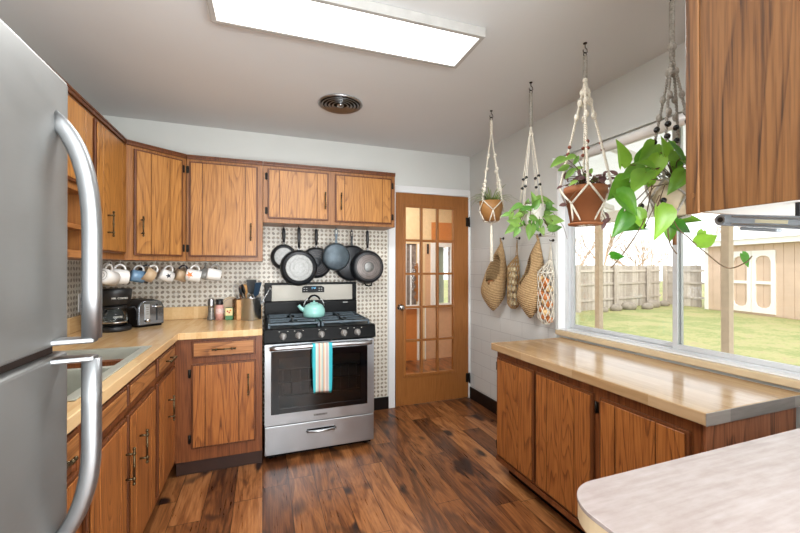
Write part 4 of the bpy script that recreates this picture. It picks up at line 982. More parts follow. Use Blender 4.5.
MB(Tt).box(.014, .056, -.150, -.128, .132, .142).build('lever', 'chrome', t, bevel=.003)
for x in (-.03, .03): MB(Tt).box(x-.011, x+.011, -.075, .095, .1795, .1815).build('slot', 'gap', t)
MB(Tt).box(-.072, .072, -.108, .128, 0, .013).build('foot_rail', 'black', t)

s_ = thing('pepper_grinder', 'clear and steel pepper grinder, leftmost of the jars by the stove', 'pepper grinder', (-.375, 3.245, CZT), 'spice jars beside the utensil crock')
MB().lathe([(.031, 0), (.031, .012), (.024, .03), (.022, .085), (.021, .10)], (-.375, 3.245, CZT), seg=24).build('glass_body', 'pepper', s_)
MB().lathe([(.023, .1005), (.024, .11), (.023, .158), (.018, .163), (.001, .164)], (-.375, 3.245, CZT), seg=24).build('steel_cap', 'steel2', s_)
s_ = thing('salt_grinder', 'glass jar of pink salt with a black grinder cap', 'salt grinder', (-.315, 3.225, CZT), 'spice jars beside the utensil crock')
MB().lathe([(.029, 0), (.029, .105), (.023, .118)], (-.315, 3.225, CZT), seg=24).build('jar', 'pink', s_)
MB().lathe([(.025, .1185), (.026, .125), (.026, .160), (.001, .163)], (-.315, 3.225, CZT), seg=24).build('cap', 'blackmat', s_)
b = MB(); b.lathe([(.0295, .05), (.0297, .051), (.0297, .088), (.0295, .089)], (-.315, 3.225, CZT), seg=24, cap=False)
b.build('label_band', plain('pale_pink_label', S(222, 190, 184), .5, noise=.2, nscale=90), s_)
s_ = thing('spice_tin', 'small spice tin with a cream and green floral label in front of the round board', 'spice tin', (-.245, 3.20, CZT), 'spice jars beside the utensil crock')
MB().box(-.272, -.218, 3.185, 3.215, 0+CZT, CZT+.095).build('tin', 'spicegreen', s_, bevel=.004)
b = MB(); b.box(-.270, -.220, 3.1838, 3.1848, CZT+.035, CZT+.092, 0); lb = b.build('label', 'spicecream', s_)
for (dx_, dz_, m_) in ((-.010, .068, 'redglz'), (.010, .074, 'orange'), (.002, .058, 'redglz')): MB().lathe([(.007, 0), (.007, .0006)], (-.245+dx_, 3.1836, CZT+dz_), R=RX, seg=7).build('flower_print', m_, lb)
s_ = thing('round_trivet', 'round pale patterned board leaning behind the spice tin', 'trivet', (-.245, 3.30, CZT))
Tb = Matrix.Translation((-.240, 3.315, CZT+.092)) @ Matrix.Rotation(math.radians(-10), 4, 'X')
MB(Tb).lathe([(.078, -.004), (.080, 0), (.078, .004)], (0, 0, 0), R=RX, seg=30).build('board', 'tan', s_)
MB(Tb).lathe([(.06, .0045), (.062, .0055), (.064, .0045)], (0, 0, 0), R=RX, seg=30, cap=False).build('printed_ring', 'pepper', s_)

u = thing('utensil_crock', 'large polished stainless steel crock beside the stove, full of utensils', 'utensil holder', (-.085, 3.165, CZT))
MB().lathe([(.072, 0), (.074, .004), (.074, .168), (.077, .172), (.074, .174), (.070, .170), (.070, .006), (.001, .006)], (-.085, 3.165, CZT), seg=36, cap=False).build('pot', 'steel2', u)
MB().tube([(-.012, 3.13, 1.055), (.008, 3.118, 1.058), (.008, 3.118, 1.030), (-.012, 3.13, 1.020)], .003, seg=6).build('ring_handle', 'steel2', u)
u = thing('tan_half_crock', 'added tan crock with a slat, for the tan left half of the steel crock', 'utensil holder', (-.172, 3.20, CZT))  # separate crock added for the tan reflecting left half of the steel one
MB().lathe([(.046, 0), (.047, .003), (.047, .160), (.043, .160), (.043, .004), (.001, .004)], (-.178, 3.22, CZT), seg=30, cap=False).build('pot', plain('warm_steel', S(176, 140, 108), .25, .9), u)
MB().box(-.190, -.150, 3.163, 3.170, CZT+.001, CZT+.155).build('tan_slat', 'bamboo', u, bevel=.002)
def utensil(name, label, base, tip, mat, head):
    p = thing(name, label, 'kitchen utensil', base, 'utensils in the crocks'); a_ = Vector(base); t_ = Vector(tip); d = (t_-a_).normalized()
    MB().tube([a_, t_], .0045, seg=6).build('handle', mat[0], p)
    R_ = d.to_track_quat('Z', 'Y').to_matrix().to_4x4(); T_ = Matrix.Translation(t_) @ R_
    b = MB(T_)
    if head == 'spatula': b.prism([(-.030, 0), (-.038, .10), (.038, .10), (.030, 0), (.01, -.014), (-.01, -.014)], -.002, .002, axis='y')
    elif head == 'spoon': b.ball((0, 0, .035), .029, sc=(1, .35, 1.4))
    elif head == 'whisk':
        for k_ in range(4):
            an = PI*k_/4; b.tube([(.022*math.sin(q)*math.cos(an), .022*math.sin(q)*math.sin(an), .045-.045*math.cos(q)) for q in [2*PI*i/16 for i in range(16)]], .001, seg=4, closed=True)
    elif head == 'knob': b.ball((0, 0, .0), .010)
    b.build('head', mat[1], p)
utensil('spatula', 'navy blue silicone spatula leaning right in the steel crock', (-.085, 3.165, .93), (-.050, 3.14, 1.108), ('blackmat', 'blueplastic'), 'spatula')
utensil('spatula', 'black slotted turner behind the navy spatula', (-.075, 3.185, .93), (-.082, 3.21, 1.125), ('blackmat', 'blackmat'), 'spatula')
utensil('wooden_spoon', 'pale wooden spoon between the two crocks', (-.105, 3.18, .93), (-.125, 3.20, 1.115), ('bamboo', 'bamboo'), 'spoon')
utensil('serving_spoon', 'black serving spoon standing upright in the steel crock', (-.095, 3.16, .93), (-.135, 3.14, 1.12), ('blackmat', 'blackmat'), 'spoon')
utensil('ladle', 'dark ladle bowl leaning left over the crock rims', (-.10, 3.15, .93), (-.150, 3.14, 1.10), ('blackmat', 'irondark'), 'spoon')
utensil('whisk', 'steel wire whisk at the left of the utensils', (-.178, 3.22, .93), (-.190, 3.20, 1.10), ('steel2', 'steel2'), 'whisk')
utensil('tongs', 'long steel handle leaning right out of the steel crock', (-.07, 3.15, .93), (.052, 3.14, 1.155), ('steel2', 'steel2'), 'knob')
utensil('wooden_spoon', 'darker wooden spoon leaning left in the added tan crock', (-.17, 3.22, .93), (-.165, 3.22, 1.095), ('potato', 'potato'), 'spoon')

# ------------------------------------------------------------------ hanging planters along the window
def leaf(b, base, d, up, L, Wd, mi=0, heart=True, droop=.25, fold=.18):
    base = Vector(base); d = Vector(d).normalized(); up = Vector(up); side = d.cross(up)
    if side.length < 1e-4: side = d.orthogonal()
    side.normalize(); up = side.cross(d).normalized()
    T = [0, .06, .18, .35, .55, .75, .9, 1] if heart else [0, .15, .35, .55, .75, .9, 1]
    Wp = [.30, .78, 1.0, .98, .76, .44, .17, 0] if heart else [.05, .6, .95, 1, .75, .4, 0]
    Bk = [.13, .07, 0, 0, 0, 0, 0, 0]
    vs = []
    for i, (t_, w_) in enumerate(zip(T, Wp)):
        c_ = base+d*L*t_-up*(droop*L*t_*t_); o_ = -d*L*Bk[i] if heart else Vector()
        e_ = up*(Wd*w_*fold)
        vs += [c_-side*Wd*.5*w_+o_+e_, c_-side*Wd*.27*w_+o_*.5+e_*.62, c_, c_+side*Wd*.27*w_+o_*.5+e_*.62, c_+side*Wd*.5*w_+o_+e_]
    fs = [(i*5+j, i*5+j+1, (i+1)*5+j+1, (i+1)*5+j) for i in range(len(T)-1) for j in range(4)]
    b.add(vs, fs, mi, True)
def hook(x, y, label, z=CZ):
    k = thing('ceiling_hook', label, 'hook', (x, y, z), 'ceiling hooks'); MB().lathe([(.010, 0), (.009, -.004), (.002, -.006)], (x, y, z-.0005), seg=14).tube([(x, y, z-.003), (x, y, z-.022), (x+.012, y, z-.030), (x+.014, y, z-.044), (x, y, z-.052), (x-.012, y, z-.046), (x-.012, y, z-.036)], .0024, seg=6).build('hook_wire', 'hinge', k)
def braid(b, pts, r, mi=0, pitch=.012):
    """cord of two twisted strands"""
    P = [Vector(p) for p in pts]; path = []
    for a_, c_ in zip(P[:-1], P[1:]):
        n_ = max(2, int((c_-a_).length/(pitch/4)))
        path += [a_.lerp(c_, i/n_) for i in range(n_)]
    path.append(P[-1])
    for ph in (0, PI):
        q = []
        for i, p in enumerate(path): an = i*PI/4+ph; q.append(p+Vector((math.cos(an), math.sin(an), 0))*r*.7)
        b.tube(q, r*.75, mi, seg=5)
def macrame(x, y, zr, rr, zb, rb, ztop, knots, label, mat='rope', beads=None, bmat='bead', bn=.0095, thick=.004, tass=0, angs=(20, 110, 200, 290), wrapz=.10, hz=CZ, wrapmat=None):
    t_ = thing('macrame_hanger', label, 'plant hanger', (x, y, zb), 'macrame plant hangers')
    MB().tube([(x+.011*math.cos(a_), y, hz-.058+.011*math.sin(a_)) for a_ in [2*PI*i/14 for i in range(14)]], .002, seg=6, closed=True).build('ring', 'hinge', t_)
    b = MB(); zt = hz-.07
    b.tube([(x, y, zt+.006), (x, y, zt), (x, y, zt-wrapz)], [.006, .010, .011], seg=10)
    b.build('cord_wrap', wrapmat or mat, t_)
    cords = MB(); z1 = zt-wrapz+.01
    top = z1
    for a_ in angs:
        an = math.radians(a_)
        rim = Vector((x+(rr+.006)*math.cos(an), y+(rr+.006)*math.sin(an), zr))
        s0 = Vector((x, y, top))
        for off in (-.005, .005):
            o_ = Vector((-math.sin(an)*off, math.cos(an)*off, 0))
            br = cords
            pts_ = [s0+o_*.3, s0.lerp(rim, .35)+o_+Vector((0, 0, .0)), s0.lerp(rim, .7)+o_, rim+o_]
            if thick > .0035 and off > 0: continue
            (braid(br, pts_, thick*.8) if thick > .003 else br.tube(pts_, thick*.7, seg=5))
        for kz in knots:
            tt = (top-kz)/(top-zr); p_ = s0.lerp(rim, tt); cords.ball(p_, thick*2.1, seg=8, sc=(1, 1, 1.5))
        # net below the rim
        for sg in (-1, 1):
            a2 = an+sg*math.radians(45); mid = Vector((x+(rr*.55+rb*.5+.006)*math.cos(a2), y+(rr*.55+rb*.5+.006)*math.sin(a2), (zr*.5+zb*.5)))
            cords.tube([rim, rim.lerp(mid, .5)+Vector((math.cos(an), math.sin(an), 0))*.004, mid], thick*.8, seg=6)
            cords.tube([mid, Vector((x+(rb*.9)*math.cos(an+sg*.4), y+(rb*.9)*math.sin(an+sg*.4), zb-.004)), (x, y, zb-.014)], thick*.8, seg=6)
    cords.build('cords', mat, t_)
    if beads:
        for a_ in angs:
            an = math.radians(a_); rim = Vector((x+(rr+.006)*math.cos(an), y+(rr+.006)*math.sin(an), zr)); s0 = Vector((x, y, top))
            for bz in beads: MB().ball(s0.lerp(rim, (top-bz-.006*math.sin(a_))/(top-zr)), bn, seg=10).build('bead', bmat, t_)
    if tass:
        b = MB(); b.ball((x, y, zb-.018), .011, seg=8); b.tube([(x, y, zb-.02), (x, y, zb-.06), (x, y, zb-tass)], [.005, .009, .013], seg=10)
        b.build('tassel', mat, t_)
    return t_
def pot(x, y, zr, rr, zb, rb, mat, parent, rim=.022, collar=True):
    H = zr-zb
    prof = [(.001, 0), (rb, 0), (rr*.93, H-rim), (rr, H-rim+.001), (rr, H), (rr-.008, H), (rr-.010, H-.03), (.001, H-.03)] if collar else [(.001, 0), (rb, 0), (rb+(rr-rb)*.6, H*.5), (rr, H), (rr-.005, H), (rr-.008, H-.02), (.001, H-.02)]
    o_ = MB().lathe(prof, (x, y, zb), seg=32, cap=False).build('pot', mat, parent)
    MB().lathe([(.001, H-.018), (rr-.012, H-.020)], (x, y, zb), seg=24, cap=False).build('soil', 'soil', parent)
    return o_
rnd = random.Random(3)
# 1: white hanger, tan pot with grassy blades
x, y = 1.545, 2.33
hook(x, y, 'ceiling hook nearest the glass door, holding the white tasselled hanger')
macrame(x, y, 1.795, .088, 1.655, .058, 2.4, (2.12, 2.02, 1.93, 1.90, 1.87), 'white macrame hanger with a long tassel, farthest along the window', thick=.0050, tass=.29, wrapz=.10)
p = thing('potted_plant', 'spindly grassy plant in a small tan pot, farthest of the hanging plants', 'potted plant', (x, y, 1.655), 'hanging potted plants')
pot(x, y, 1.795, .086, 1.655, .056, 'potwood', p, collar=False)
b = MB()
for i in range(56):
    a_ = rnd.uniform(0, 2*PI); L_ = rnd.uniform(.12, .26); sp = rnd.uniform(.4, 1.2); q = []
    for k_ in range(6):
        u_ = k_/5; rr_ = .02+L_*sp*u_*.72; q.append((x+rr_*math.cos(a_), y+rr_*math.sin(a_), 1.78+L_*(.85*u_-.75*sp*u_*u_)))
    b.tube(q, [.003, .0034, .003, .0026, .002, .0006], seg=4, flat=.3)
b.build('foliage', 'grassblade', p)
# 2
x, y = 1.535, 1.89
P2L = [(1.629, 1.86, 1.726, 0.128, 5), (1.511, 1.897, 1.701, 0.085, 80), (1.359, 1.81, 1.656, 0.08, 190), (1.468, 1.889, 1.655, 0.09, 220), (1.512, 1.871, 1.655, 0.084, 160), (1.349, 1.816, 1.582, 0.08, 170), (1.395, 1.907, 1.546, 0.084, 215), (1.488, 1.841, 1.525, 0.089, 260), (1.522, 1.838, 1.567, 0.083, 300), (1.498, 1.908, 1.586, 0.073, 210), (1.667, 1.818, 1.607, 0.09, 350), (1.706, 1.868, 1.565, 0.08, 10), (1.626, 1.891, 1.682, 0.08, 330), (1.513, 1.81, 1.699, 0.07, 60), (1.451, 1.895, 1.631, 0.072, 240), (1.579, 1.863, 1.596, 0.073, 280), (1.602, 1.821, 1.64, 0.072, 20), (1.513, 1.909, 1.63, 0.073, 270), (1.307, 1.833, 1.622, 0.052, 180), (1.514, 1.846, 1.741, 0.072, 100), (1.7, 1.905, 1.587, 0.075, 330), (1.368, 1.814, 1.519, 0.063, 240), (1.606, 1.876, 1.544, 0.067, 300)]
P4L = [(1.209, 1.0, 1.734, 0.097, 98), (1.239, 1.037, 1.607, 0.118, 215), (1.177, 0.95, 1.535, 0.11, 320), (1.373, 1.029, 1.756, 0.095, 225), (1.277, 1.011, 1.671, 0.103, 200), (1.237, 0.956, 1.623, 0.105, 225), (1.48, 1.047, 1.76, 0.118, 205), (1.461, 0.981, 1.638, 0.098, 235), (1.168, 0.978, 1.469, 0.098, 250), (1.329, 1.048, 1.471, 0.099, 180), (1.332, 0.958, 1.476, 0.122, 275), (1.546, 1.008, 1.479, 0.094, 350), (1.629, 1.031, 1.512, 0.089, 10), (1.405, 0.95, 1.755, 0.095, 120), (1.559, 1.035, 1.757, 0.088, 60), (1.38, 1.003, 1.693, 0.097, 250), (1.289, 0.973, 1.688, 0.079, 160), (1.28, 0.986, 1.492, 0.079, 300), (1.521, 1.045, 1.45, 0.064, 280), (1.358, 0.954, 1.762, 0.072, 100), (1.554, 1.016, 1.696, 0.087, 20)]
P4T = [(1.54, 0.92, 1.425, 0.088, 25), (1.834*.91, 0.957*.91, 1.345, 0.06, 300), (1.035, 0.87, 1.356, 0.046, 0), (1.543, 0.949, 1.439, 0.045, 240)]
V4A = [(1.486, 1.04, 1.605), (1.459, 0.98, 1.48), (1.478, 0.95, 1.433), (1.523, 0.92, 1.377), (1.576, 0.88, 1.319), (1.642, 0.86, 1.337), (1.663, 0.85, 1.362)]
V4B = [(1.387, 1.02, 1.633), (1.302, 0.98, 1.51), (1.239, 0.97, 1.435), (1.16, 0.96, 1.363), (1.11, 0.96, 1.319)]
V4C = [(1.468, 1.02, 1.562), (1.421, 0.98, 1.423), (1.434, 0.96, 1.37)]
P3L = [(1.348, 1.45, 1.835, 0.097, 200), (1.408, 1.487, 1.816, 0.075, 205), (1.367, 1.4, 1.842, 0.061, 200), (1.438, 1.479, 1.791, 0.07, 230), (1.477, 1.461, 1.815, 0.06, 30), (1.404, 1.406, 1.833, 0.052, 60), (1.54, 1.497, 1.779, 0.061, 240), (1.517, 1.431, 1.792, 0.054, 60), (1.413, 1.428, 1.734, 0.048, 200), (1.628, 1.498, 1.776, 0.057, 20)]
P3P = [(1.698, 1.45, 1.807, 0.051, 150), (1.727, 1.487, 1.792, 0.047, 20), (1.319, 1.4, 1.613, 0.042, 190), (1.375, 1.479, 1.717, 0.034, 200), (1.655, 1.461, 1.559, 0.062, 40), (1.58, 1.406, 1.535, 0.054, 250), (1.655, 1.497, 1.762, 0.042, 60), (1.628, 1.431, 1.58, 0.045, 120), (1.645, 1.428, 1.731, 0.04, 350)]
def leaves(lst, cx, cy, cz, fol, stems, wr=.72, heart=True, jit=.6):
    for (lx, ly, lz, L_, an) in lst:
        a_ = math.radians(an); r_ = Vector((.94, -.34, 0)); d = r_*math.cos(a_)+Vector((0, 0, 1))*math.sin(a_)+Vector((-.34, -.94, 0))*rnd.uniform(-.1, .35)
        d.normalize(); base = Vector((lx, ly, lz))-d*L_*.5
        up = Vector((-.34+rnd.uniform(-jit, jit)*.6, -.94, rnd.uniform(-.2, jit+.4)))
        leaf(fol, base, d, up, L_, L_*wr*rnd.uniform(.88, 1.1), 0, heart, rnd.uniform(.05, .35), rnd.uniform(.12, .42))
        o_ = Vector((cx, cy, cz)); m_ = o_.lerp(base, .5)+Vector((0, 0, .035))
        stems.tube([o_+Vector((rnd.uniform(-.03, .03), rnd.uniform(-.03, .03), 0)), m_, base+d*L_*.04], .0018, seg=5)
hook(x, y, 'ceiling hook holding the grey and white hanger with paired black beads')
macrame(x, y, 1.70, .072, 1.565, .052, 2.4, (2.2, 2.13), 'slim grey and white macrame hanger with pairs of black beads', beads=(1.866, 1.812), thick=.0030, wrapz=.20, mat='rope', wrapmat='ropegrey')
p = thing('potted_plant', 'leafy green pothos in a small white pot under the black beaded slim hanger', 'potted plant', (x, y, 1.565), 'hanging potted plants')
pot(x+.02, y, 1.70, .070, 1.565, .05, 'potwhite', p, collar=False)
b = MB(); st = MB(); leaves(P2L, x, y, 1.68, b, st, .62)
ex = [(x+rnd.uniform(-.15, .12), y-.07+rnd.uniform(-.05, .12), rnd.uniform(1.54, 1.72), rnd.uniform(.05, .08), rnd.uniform(150, 390)) for _ in range(16)]
leaves(ex, x, y, 1.68, b, st, .55)
b.build('foliage', 'leafdim', p)
for q in range(3): st.tube([(x+.05, y-.05, 1.68), (x+.11, y-.06, 1.60-.02*q), (x+.09+.02*q, y-.06, 1.53-.012*q), (x+.0, y-.06, 1.505), (x-.02, y-.05, 1.52)], .0014, seg=5)
st.tube([(x+.06, y, 1.69), (x+.17, y, 1.66), (x+.25, y, 1.58), (x+.28, y, 1.50)], .0014, seg=5)
st.build('stems', 'stem', p)
# 3
x, y = 1.523, 1.466
hook(x, y, 'ceiling hook holding the cream hanger with reddish beads')
macrame(x, y, 1.722, .112, 1.545, .070, 2.4, (2.26, 2.20, 2.15, 2.08), 'cream macrame hanger with reddish brown beads around the terracotta pot', beads=(1.935, 1.900), bmat='beadbrown', thick=.0062, wrapz=.13, wrapmat='ropegrey', angs=(232, 322, 52, 142))
p = thing('potted_plant', 'terracotta pot with sparse oval and purple leaves, third along the window', 'potted plant', (x, y, 1.545), 'hanging potted plants')
pot(x, y, 1.722, .101, 1.545, .070, 'terracotta', p, rim=.035)
MB().lathe([(.001, -.012), (.078, -.012), (.082, -.002), (.074, -.001)], (x, y, 1.545), seg=30, cap=False).build('saucer', 'terracotta', p)
b = MB(); st = MB(); leaves(P3L, x, y, 1.71, b, st, .46, False); b.build('green_foliage', 'leafdim', p)
b = MB(); leaves(P3P, x, y, 1.70, b, st, .45, False)
ex = [(x+.09*math.cos(a_)*rnd.uniform(.6, 1.1), y+.09*math.sin(a_), rnd.uniform(1.725, 1.79), rnd.uniform(.02, .04), rnd.uniform(0, 180)) for a_ in [rnd.uniform(0, 6.3) for _ in range(40)]]
leaves(ex, x, y, 1.71, b, st, .5, False); b.build('purple_foliage', 'leafpurple', p)
st.build('stems', 'stem', p)
# 4
x, y = 1.535, 1.045
hook(x, y, 'ceiling hook nearest the camera, holding the grey hanger with round black beads')
macrame(x, y, 1.665, .088, 1.525, .062, 2.4, (2.2, 2.1, 2.0, 1.93), 'thick grey macrame hanger with round black beads beside the large close cabinet', mat='ropegrey', bn=.012, beads=(1.885, 1.835, 1.58), thick=.0054, wrapz=.22)
p = thing('potted_plant', 'large bright pothos in a beige pot trailing a long vine, nearest of the hanging plants', 'potted plant', (x, y, 1.525), 'hanging potted plants')
pot(x, y, 1.665, .084, 1.525, .060, 'potbeige', p, collar=False)
b = MB(); st = MB(); leaves(P4L, x, y, 1.66, b, st, .72, jit=.95)
ex = [(x+rnd.uniform(-.16, .05), y-.04+rnd.uniform(-.08, .10), rnd.uniform(1.67, 1.77), rnd.uniform(.05, .08), rnd.uniform(60, 300)) for _ in range(9)]
leaves(ex, x, y, 1.66, b, st, .7)
for (lx, ly, lz, L_, an) in P4T:
    a_ = math.radians(an); d = Vector((.94*math.cos(a_), -.34*math.cos(a_), math.sin(a_))); bs = Vector((lx, ly, lz))-d*L_*.5; leaf(b, bs, d, (-.4, -.8, .5), L_, L_*.66, 0, True, .1, .1)
b.build('foliage', 'leaf', p)
for V_ in (V4A, V4B, V4C):
    V_ = [Vector(q) for q in V_]; sm = []
    for i in range(len(V_)-1):
        p0_, p1_, p2_, p3_ = V_[max(i-1, 0)], V_[i], V_[i+1], V_[min(i+2, len(V_)-1)]
        for k_ in range(6):
            t1 = k_/6; sm.append(.5*((2*p1_)+(-p0_+p2_)*t1+(2*p0_-5*p1_+4*p2_-p3_)*t1*t1+(-p0_+3*p1_-3*p2_+p3_)*t1**3))
    sm.append(V_[-1]); st.tube(sm, .0022, seg=6)
st.build('vines', 'stem', p)

# ------------------------------------------------------------------ baskets and bags hung on the window wall
def wallhook(y, z, label):
    k = thing('wall_hook', label, 'hook', (WX, y, z), 'wall hooks by the window')
    MB().lathe([(.012, 0), (.011, .004), (.003, .005)], (WX-.001, y, z+.012), R=Matrix.Rotation(-PI/2, 4, 'Y'), seg=14).tube([(WX-.004, y, z+.012), (WX-.03, y, z+.008), (WX-.036, y, z+.018)], .003, seg=6).build('peg', 'hinge', k)
def teardrop(name, label, y, zt, zb, r, open_side):
    t_ = thing(name, label, 'hanging basket', (WX-.1, y, zb), 'woven teardrop baskets')
    H = zt-zb; xc = WX-.012-r*.86; vs = []; n_, m_ = 26, 36
    prof = []
    for i in range(n_+1):
        u_ = i/n_
        # radius along height: round belly low, tapering to a point
        w_ = math.sin(min(u_/.30, 1)*PI/2)**.8 if u_ < .30 else max(0.02, (1-((u_-.30)/.70))**.80*(1+.25*math.sin(((u_-.30)/.70)*PI)))
        prof.append((max(r*w_, .003), zb+H*u_))
    b = MB()
    for i, (rr_, z_) in enumerate(prof):
        u_ = i/n_; cxx = xc+(WX-.020-xc)*max(0, (u_-.3)/.7)
        for k_ in range(m_): a_ = 2*PI*k_/m_; vs.append((cxx+rr_*.86*math.cos(a_), y+rr_*math.sin(a_), z_+.0025*math.sin(a_*2+i)))
    fs = []
    for i in range(n_):
        for k_ in range(m_):
            a_ = 2*PI*(k_+.5)/m_; u_ = (i+.5)/n_
            da = (a_-open_side+PI) % (2*PI)-PI
            if .40 < u_ < .84 and abs(da) < .85*math.sin((u_-.40)/.44*PI)**.7: continue
            fs.append((i*m_+k_, i*m_+(k_+1) % m_, (i+1)*m_+(k_+1) % m_, (i+1)*m_+k_))
    b.add(vs, fs, 0, True); b.build('woven_shell', 'weave', t_, solid=.007)
    MB().tube([(WX-.022, y, zt-.02), (WX-.03, y-.006, zt+.01), (WX-.034, y, zt+.034), (WX-.03, y+.006, zt+.01), (WX-.022, y, zt-.02)], .005, seg=8).build('hanging_loop', 'weave', t_)
    wallhook(y, zt+.018, 'hook holding the %s' % ('first basket from the door' if y > 2.6 else 'large basket in the middle')); return t_
teardrop('teardrop_basket', 'open fronted woven jute basket, nearest the glass door', 2.805, 1.545, .950, .112, math.radians(205))
teardrop('teardrop_basket', 'large woven jute basket between the garlic net and the onion net', 2.335, 1.540, .945, .100, math.radians(150))
for i, (dy, dz) in enumerate(((.03, .20), (-.035, .19), (0.00, .255))):
    t_ = MB().ball((WX-.115-.008*i, 2.805+dy, .950+dz-.02), .036, sc=(1, 1.1, .85), seg=14).build('potato', 'potato', None, (WX-.115, 2.805+dy, .950+dz)); tag(t_, 'brown potato inside the open fronted basket', 'vegetable', 'potatoes in the basket')
def netbag(name, label, y, zt, zb, r, mat, rw, ncol=9, nrow=11, topz=None):
    t_ = thing(name, label, 'net bag', (WX-.08, y, zb), None); xc = WX-.010-r
    def P(u_, a_):
        w_ = min(1, (u_/.10)**.5 if u_ < .1 else 1)*(1 if u_ < .80 else max(.10, 1-((u_-.80)/.20)*.9))
        return (xc+(r*.85)*w_*math.cos(a_)+(WX-.018-xc)*max(0, (u_-.8)/.2)*.9, y+r*w_*math.sin(a_), zb+(zt-zb)*u_)
    b = MB()
    for s_i in (-1, 1):
        for c_ in range(ncol):
            q = [P(.02+.98*i/(nrow*3), 2*PI*c_/ncol+s_i*2*PI*(i/(nrow*3))*nrow/ncol/1.0*.5) for i in range(nrow*3+1)]
            b.tube(q, rw, seg=5)
    for u_ in (.02, .80, .97): b.tube([P(u_, 2*PI*i/20) for i in range(20)], rw*1.5, seg=5, closed=True)
    b.build('net', mat, t_)
    tz = topz or zt+.10
    MB().tube([P(.97, 1.57), (WX-.025, y, tz), P(.97, -1.57)], rw*1.6, seg=6).build('hanging_cord', mat, t_)
    return t_
netbag('garlic_net', 'narrow jute net bag of garlic hanging between the two woven baskets', 2.585, 1.42, .98, .052, 'jute', .0022, 12, 12, 1.545)
wallhook(2.585, 1.55, 'hook holding the narrow garlic net')
rn = random.Random(5); k_ = 0
for z_ in (1.035, 1.09, 1.145, 1.20, 1.255, 1.305):
    for s_i in (-1, 1):
        gy = 2.585+s_i*.022+rn.uniform(-.002, .002); gx = WX-.065+rn.uniform(-.012, .004)
        g_ = thing('garlic_bulb', 'garlic bulb inside the narrow jute net', 'garlic', (gx, gy, z_-.02), 'garlic in the narrow net')
        MB().lathe([(.001, -.02), (.018, -.018), (.025, -.004), (.021, .010), (.008, .020), (.004, .034), (.001, .036)], (gx, gy, z_), seg=12, cap=False).build('bulb', 'garlic', g_)
netbag('onion_net', 'cream crocheted net bag of onions, nearest the window', 2.200, 1.38, .910, .060, 'rope', .0034, 9, 10, 1.50)
wallhook(2.200, 1.505, 'hook holding the crocheted onion net')
for i, z_ in enumerate((.955, 1.010, 1.065, 1.12, 1.175, 1.23)):
    for s_i in (-1, 1):
        oy = 2.200+s_i*.022; ox = WX-.072+(.014 if (i+s_i) % 2 else -.014)
        m_ = 'onion' if (i+s_i) % 3 else 'shallot'
        o_ = MB().ball((ox, oy, z_+s_i*.008), .028, seg=14, sc=(1, .9, .9)).tube([(ox, oy, z_+s_i*.008+.024), (ox+.003, oy, z_+s_i*.008+.036)], [.004, .0015], seg=6).build('onion', m_, None, (ox, oy, z_-.03))
        tag(o_, 'onion inside the cream crocheted net', 'onion', 'onions in the net bag')

# ------------------------------------------------------------------ outside: lawn, patio roof, fence, shed
GZ = -.3
struct('ground', MB().box(WX+.121, 45, -30, 45, GZ-.1, GZ), 'grass')
b = MB(); b.box(WX+.122, 4.75, -6, 8, GZ+.001, GZ+.05); struct('patio_floor', b, 'concrete')
pr = thing('patio_roof', 'white sheet patio roof seen through the top of the window', 'patio roof', (3.4, 1.5, 2.3))
b = MB(); b.add([(WX+.125, -5, 2.62), (WX+.125, 7, 2.62), (4.95, 7, 2.02), (4.95, -5, 2.02)], [(0, 1, 2, 3)]); b.build('roof_sheet', 'sheet', pr, solid=.02)
MB().box(4.36, 4.45, -5, 7, 1.93, 2.07).build('beam', 'outwhite', pr)
for i in range(9): yy = -3.5+i*1.2; b = MB(); b.add([(WX+.13, yy, 2.53), (4.34, yy, 2.07), (4.34, yy+.04, 2.07), (WX+.13, yy+.04, 2.53), (WX+.13, yy, 2.60), (4.34, yy, 2.13), (4.34, yy+.04, 2.13), (WX+.13, yy+.04, 2.60)], [(0, 1, 2, 3), (4, 5, 6, 7), (0, 1, 5, 4), (1, 2, 6, 5), (2, 3, 7, 6), (3, 0, 4, 7)]); b.build('rafter', 'outwhite', pr)
for y, l in ((4.0, 'slim timber patio post seen left of the hanging terracotta pot'), (2.455, 'timber patio post seen through the right window pane in front of the shed')):
    q = thing('patio_post', l, 'post', (4.4, y, GZ+.05)); MB().box(4.362, 4.438, y-.036, y+.036, GZ+.051, 1.929).build('timber', 'post', q, bevel=.004)
def fence_run(p0, p1, label, n):
    p0 = Vector(p0); p1 = Vector(p1); L_ = (p1-p0).length; a_ = math.atan2(p1.y-p0.y, p1.x-p0.x)
    t_ = thing('wooden_fence', label, 'fence', (p0.x, p0.y, GZ)); T_ = Matrix.Translation((p0.x, p0.y, GZ)) @ Matrix.Rotation(a_, 4, 'Z')
    b = MB(T_); w_ = .145; rr_ = random.Random(n)
    for i in range(int(L_/w_)):
        z_ = 1.70+rr_.uniform(-.02, .02); b.box(i*w_+.004, (i+1)*w_-.003, -.012+rr_.uniform(-.004, .004), .012, .02, z_)
    b.build('boards', 'fence', t_)
    b = MB(T_)
    for z_ in (.35, .95, 1.45): b.box(0, L_, -.045, -.018, z_, z_+.08)
    b.build('rails', 'fence', t_)
    k_ = 0.0
    while k_ <= L_: MB(T_).box(k_-.07, k_+.07, -.18, -.078, 0, 1.73).build('post', 'fence', t_); k_ += 2.4
fence_run((6.0, 9.9), (16.6, 11.86), 'weathered board fence with rails running along the back of the lawn', 1)
fence_run((16.74, 11.62), (16.62, 10.05), 'short weathered fence section between the corner and the shed', 2)
